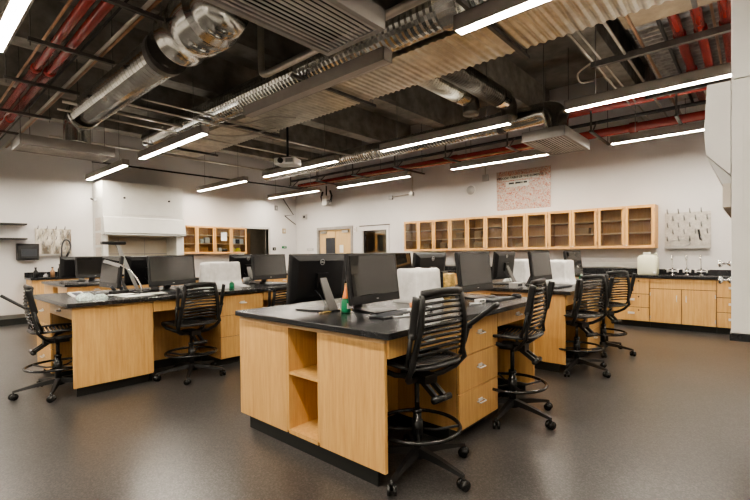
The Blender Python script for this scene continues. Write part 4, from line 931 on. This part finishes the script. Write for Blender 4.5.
def pipe(name, label, pts, r_, mat, cat='pipe', rings_=(), rm=STRUT):
    o = MB().tube(pts, r_, 12).build(name, mat, loc=pts[0]); return tag(o, label, cat)
def pipe_run_y(x, z, y0_, y1_, r_, mat, label, couplings=()):
    r = thing('sprinkler_pipe' if mat == RED else 'service_pipe', label, 'pipe', (x, (y0_+y1_)/2, z))
    MB().tube([(x, y0_, z), (x, y1_, z)], r_, 14).build('pipe', mat, r)
    for y in couplings: MB().tube([(x, y-.06, z), (x, y+.06, z)], r_*1.25, 14).build('coupling', mat, r)
pipe_run_y(1.245, 3.72, -.9, YL, .046, RED, 'dark red sprinkler pipe, the outer of the pair above the left bench', (2, 6.8, 9.6))
pipe_run_y(1.385, 3.72, -.9, YL, .050, RED, 'orange red sprinkler pipe, the inner of the pair above the left bench', (2, 6.8, 9.6))
pipe_run_y(1.13, 3.70, -.9, YL, .014, BRONZE, 'thin bronze pipe left of the pair of red pipes')
pipe_run_y(1.50, 3.74, -.9, YL, .012, BLKPIPE, 'thin black pipe right of the pair of red pipes')
pipe_run_y(1.60, 3.66, -.9, YL, .020, CONDUIT, 'pale steel conduit beside the pair of red pipes')
pipe_run_y(1.655, 3.68, -.9, YL, .018, BRONZE, 'bronze conduit hugging the pale steel conduit')
for i, y in enumerate((2.9, 4.3, 5.68, 7.1, 8.7, 10.2)):
    r = thing('strut_channel', ('grey strut carrying the red pipe pair, first from the camera', 'grey strut carrying the red pipe pair, second from the camera', 'grey strut carrying the red pipe pair, third from the camera', 'grey strut carrying the red pipe pair, fourth from the camera', 'grey strut carrying the red pipe pair, fifth from the camera', 'grey strut carrying the red pipe pair, last before the wall')[i], 'support strut', (1.4, y, 3.63))
    MB().box(.98, y-.022, 3.605, 1.78, y+.022, 3.645).build('channel', STRUT, r)
    for x in (1.0, 1.76): MB().tube([(x, y, 3.56), (x, y, 4.74)], .006, 6).build('hanger_rod', STRUT, r)
def pipe_run_x(y, z, x0_, x1_, r_, mat, label, couplings=()):
    r = thing('sprinkler_pipe' if mat == RED else 'service_pipe', label, 'pipe', ((x0_+x1_)/2, y, z))
    MB().tube([(x0_, y, z), (x1_, y, z)], r_, 14).build('pipe', mat, r)
    for x in couplings: MB().tube([(x-.05, y, z), (x+.05, y, z)], r_*1.25, 14).build('coupling', mat, r)
pipe_run_x(.645, 3.78, .5, XR-.6, .050, RED, 'red riser line farthest from the tall white hood', (5.95, 7.2))
pipe_run_x(.455, 3.78, .5, XR-.6, .050, RED, 'red riser line in the middle of the three by the white hood', (5.95,))
pipe_run_x(.235, 3.78, .5, XR-.6, .050, RED, 'red riser line touching the edge of the tall white hood', (5.95,))
pipe_run_x(.335, 3.80, .5, XR-.6, .014, BRONZE, 'thin bronze line between two red riser lines')
pipe_run_x(.98, 3.72, .5, XR, .018, BRONZE, 'bronze line running along the edge of the foil duct')
pipe_run_x(.80, 3.86, .5, XR, .020, BLKPIPE, 'black iron line crossing below the foil duct')
pipe_run_x(1.17, 3.70, 1.5, XR, .017, CONDUIT, 'pale conduit crossing the ceiling above the end of the bench beside the sinks')
pipe_run_x(1.53, 3.72, 4.75, XR, .012, CONDUIT, 'thin conduit of a parallel pair, farther from the red risers')
pipe_run_x(1.44, 3.72, 4.75, XR, .012, CONDUIT, 'thin conduit of a parallel pair, nearer to the red risers')
r = thing('strut_channel', 'heavy grey strut under the red riser lines', 'support strut', (5.85, .6, 3.65)); MB().box(5.82, -.8, 3.64, 5.88, 1.55, 3.71).build('channel', STRUT, r)
for y in (1.5, -.7): MB().tube([(5.85, y, 3.64), (5.85, y, 4.74)], .007, 6).build('hanger_rod', STRUT, r)
r = thing('strut_channel', 'second grey strut under the red riser lines, past the couplings', 'support strut', (7.6, .6, 3.65)); MB().box(7.57, -.8, 3.64, 7.63, 1.25, 3.71).build('channel', STRUT, r)
for y in (1.2, -.7): MB().tube([(7.6, y, 3.64), (7.6, y, 4.74)], .007, 6).build('hanger_rod', STRUT, r)
# long red lines along the cupboard wall
pipe_run_y(7.95, 3.78, .2, 10.9, .085, RED, 'long red pipe high above the cupboard wall, farther from the wall', (3.0, 6.5))
pipe_run_y(8.62, 3.50, .2, 10.9, .075, RED, 'long red pipe low along the cupboard wall', (1.6, 5.2))
pipe_run_y(8.95, 3.62, 2.0, 10.9, .045, RED, 'long red pipe closest to the cupboard wall', (7.2,))
pipe_run_y(8.30, 3.62, -.3, 10.9, .030, BLKPIPE, 'black iron pipe between the long red pipes')
pipe_run_y(8.42, 3.42, 3.2, 10.9, .020, BRONZE, 'thin bronze pipe below the long red pipes')
for i, y in enumerate((.9, 2.1, 3.6, 5.0, 6.4, 7.8, 9.2, 10.4)):
    r = thing('strut_channel', 'grey strut under the long red pipes, %s from the tall white hood' % ('first', 'second', 'third', 'fourth', 'fifth', 'sixth', 'seventh', 'eighth')[i], 'support strut', (8.4, y, 3.38))
    MB().box(7.85, y-.02, 3.36, 9.1, y+.02, 3.395).build('channel', STRUT, r)
    MB().bar((7.9, y, 3.38), (7.9, y, 3.98), .025, .025).bar((8.0, y, 3.4), (8.25, y, 3.62), .02, .02).build('brace', STRUT, r)
    MB().tube([(9.0, y, 3.38), (9.0, y, 4.74)], .006, 6).build('hanger_rod', STRUT, r)
pipe_run_x(10.75, 3.40, 2.9, XR, .020, BLKPIPE, 'thin black pipe across the far end above the fume hood', (3.9, 5.6))
pipe_run_x(9.95, 3.62, 2.0, XR, .022, CONDUIT, 'pale conduit across the far end of the room')
pipe_run_x(6.30, 3.50, 2.3, 4.55, .013, CONDUIT, 'pale conduit feeding the projector, the nearer one')
pipe_run_x(6.55, 3.46, 1.9, 6.8, .016, CONDUIT, 'pale conduit feeding the projector, the farther one')
for i, (p_, lab) in enumerate((([(3.1, 6.5, 3.45), (3.4, 6.2, 3.35), (3.7, 6.0, 3.4), (3.95, 5.7, 3.5), (4.3, 5.5, 3.52)], 'curved flexible conduit left of the projector'), ([(3.2, 6.7, 3.4), (3.5, 6.6, 3.3), (3.9, 6.3, 3.32), (4.35, 6.1, 3.5)], 'lower curved flexible conduit left of the projector'), ([(5.9, 1.56, 3.73), (6.0, 1.75, 3.68), (6.3, 1.8, 3.66), (6.5, 1.7, 3.72)], 'looped thin conduit beside the pair above the sink bench'))):
    o = MB().tube(smoothp(p_), .012, 8).build('flexible_conduit', CONDUIT, loc=p_[0]); tag(o, lab, 'conduit')
pipe_run_x(7.6, 3.62, 1.7, 4.0, .022, CONDUIT, 'pale conduit below the end of the big spiral duct')
pipe_run_x(7.9, 3.58, 1.7, 6.5, .016, CONDUIT, 'second pale conduit below the end of the big spiral duct')
# projector
g = thing('projector', 'white ceiling projector on a black drop pole', 'projector', (4.79, 6.38, 2.96), radians(-62))
MB().box(-.20, -.16, 0, .20, .16, .125).build('body', WHITE, g, bevel=.02, world=False)
MB().tube([(-.06, -.155, .065), (-.06, -.195, .065)], .048, 18).build('lens', PLB, g, world=False)
MB().box(.03, -.163, .03, .17, -.16, .10).build('air_grille', GREYP, g, world=False)
MB().tube([(0, 0, .125), (0, 0, .80)], .022, 10).build('drop_pole', PLB, g, world=False); MB().box(-.1, -.08, .13, .1, .08, .15).build('mount_plate', PLB, g, world=False)

# ------------------------------------------------------------------ render look
sc = bpy.context.scene
w_ = D.worlds.new('world'); sc.world = w_; w_.use_nodes = True
w_.node_tree.nodes['Background'].inputs[0].default_value = (.9, .85, .8, 1); w_.node_tree.nodes['Background'].inputs[1].default_value = .02
sc.view_settings.view_transform = 'AgX'; sc.view_settings.look = 'AgX - Medium High Contrast'; sc.view_settings.exposure = 1.62
sc.cycles.max_bounces = 8; sc.cycles.diffuse_bounces = 5; sc.cycles.glossy_bounces = 4; sc.cycles.transparent_max_bounces = 12
sc.cycles.sample_clamp_indirect = 8; sc.cycles.caustics_reflective = False; sc.cycles.caustics_refractive = False
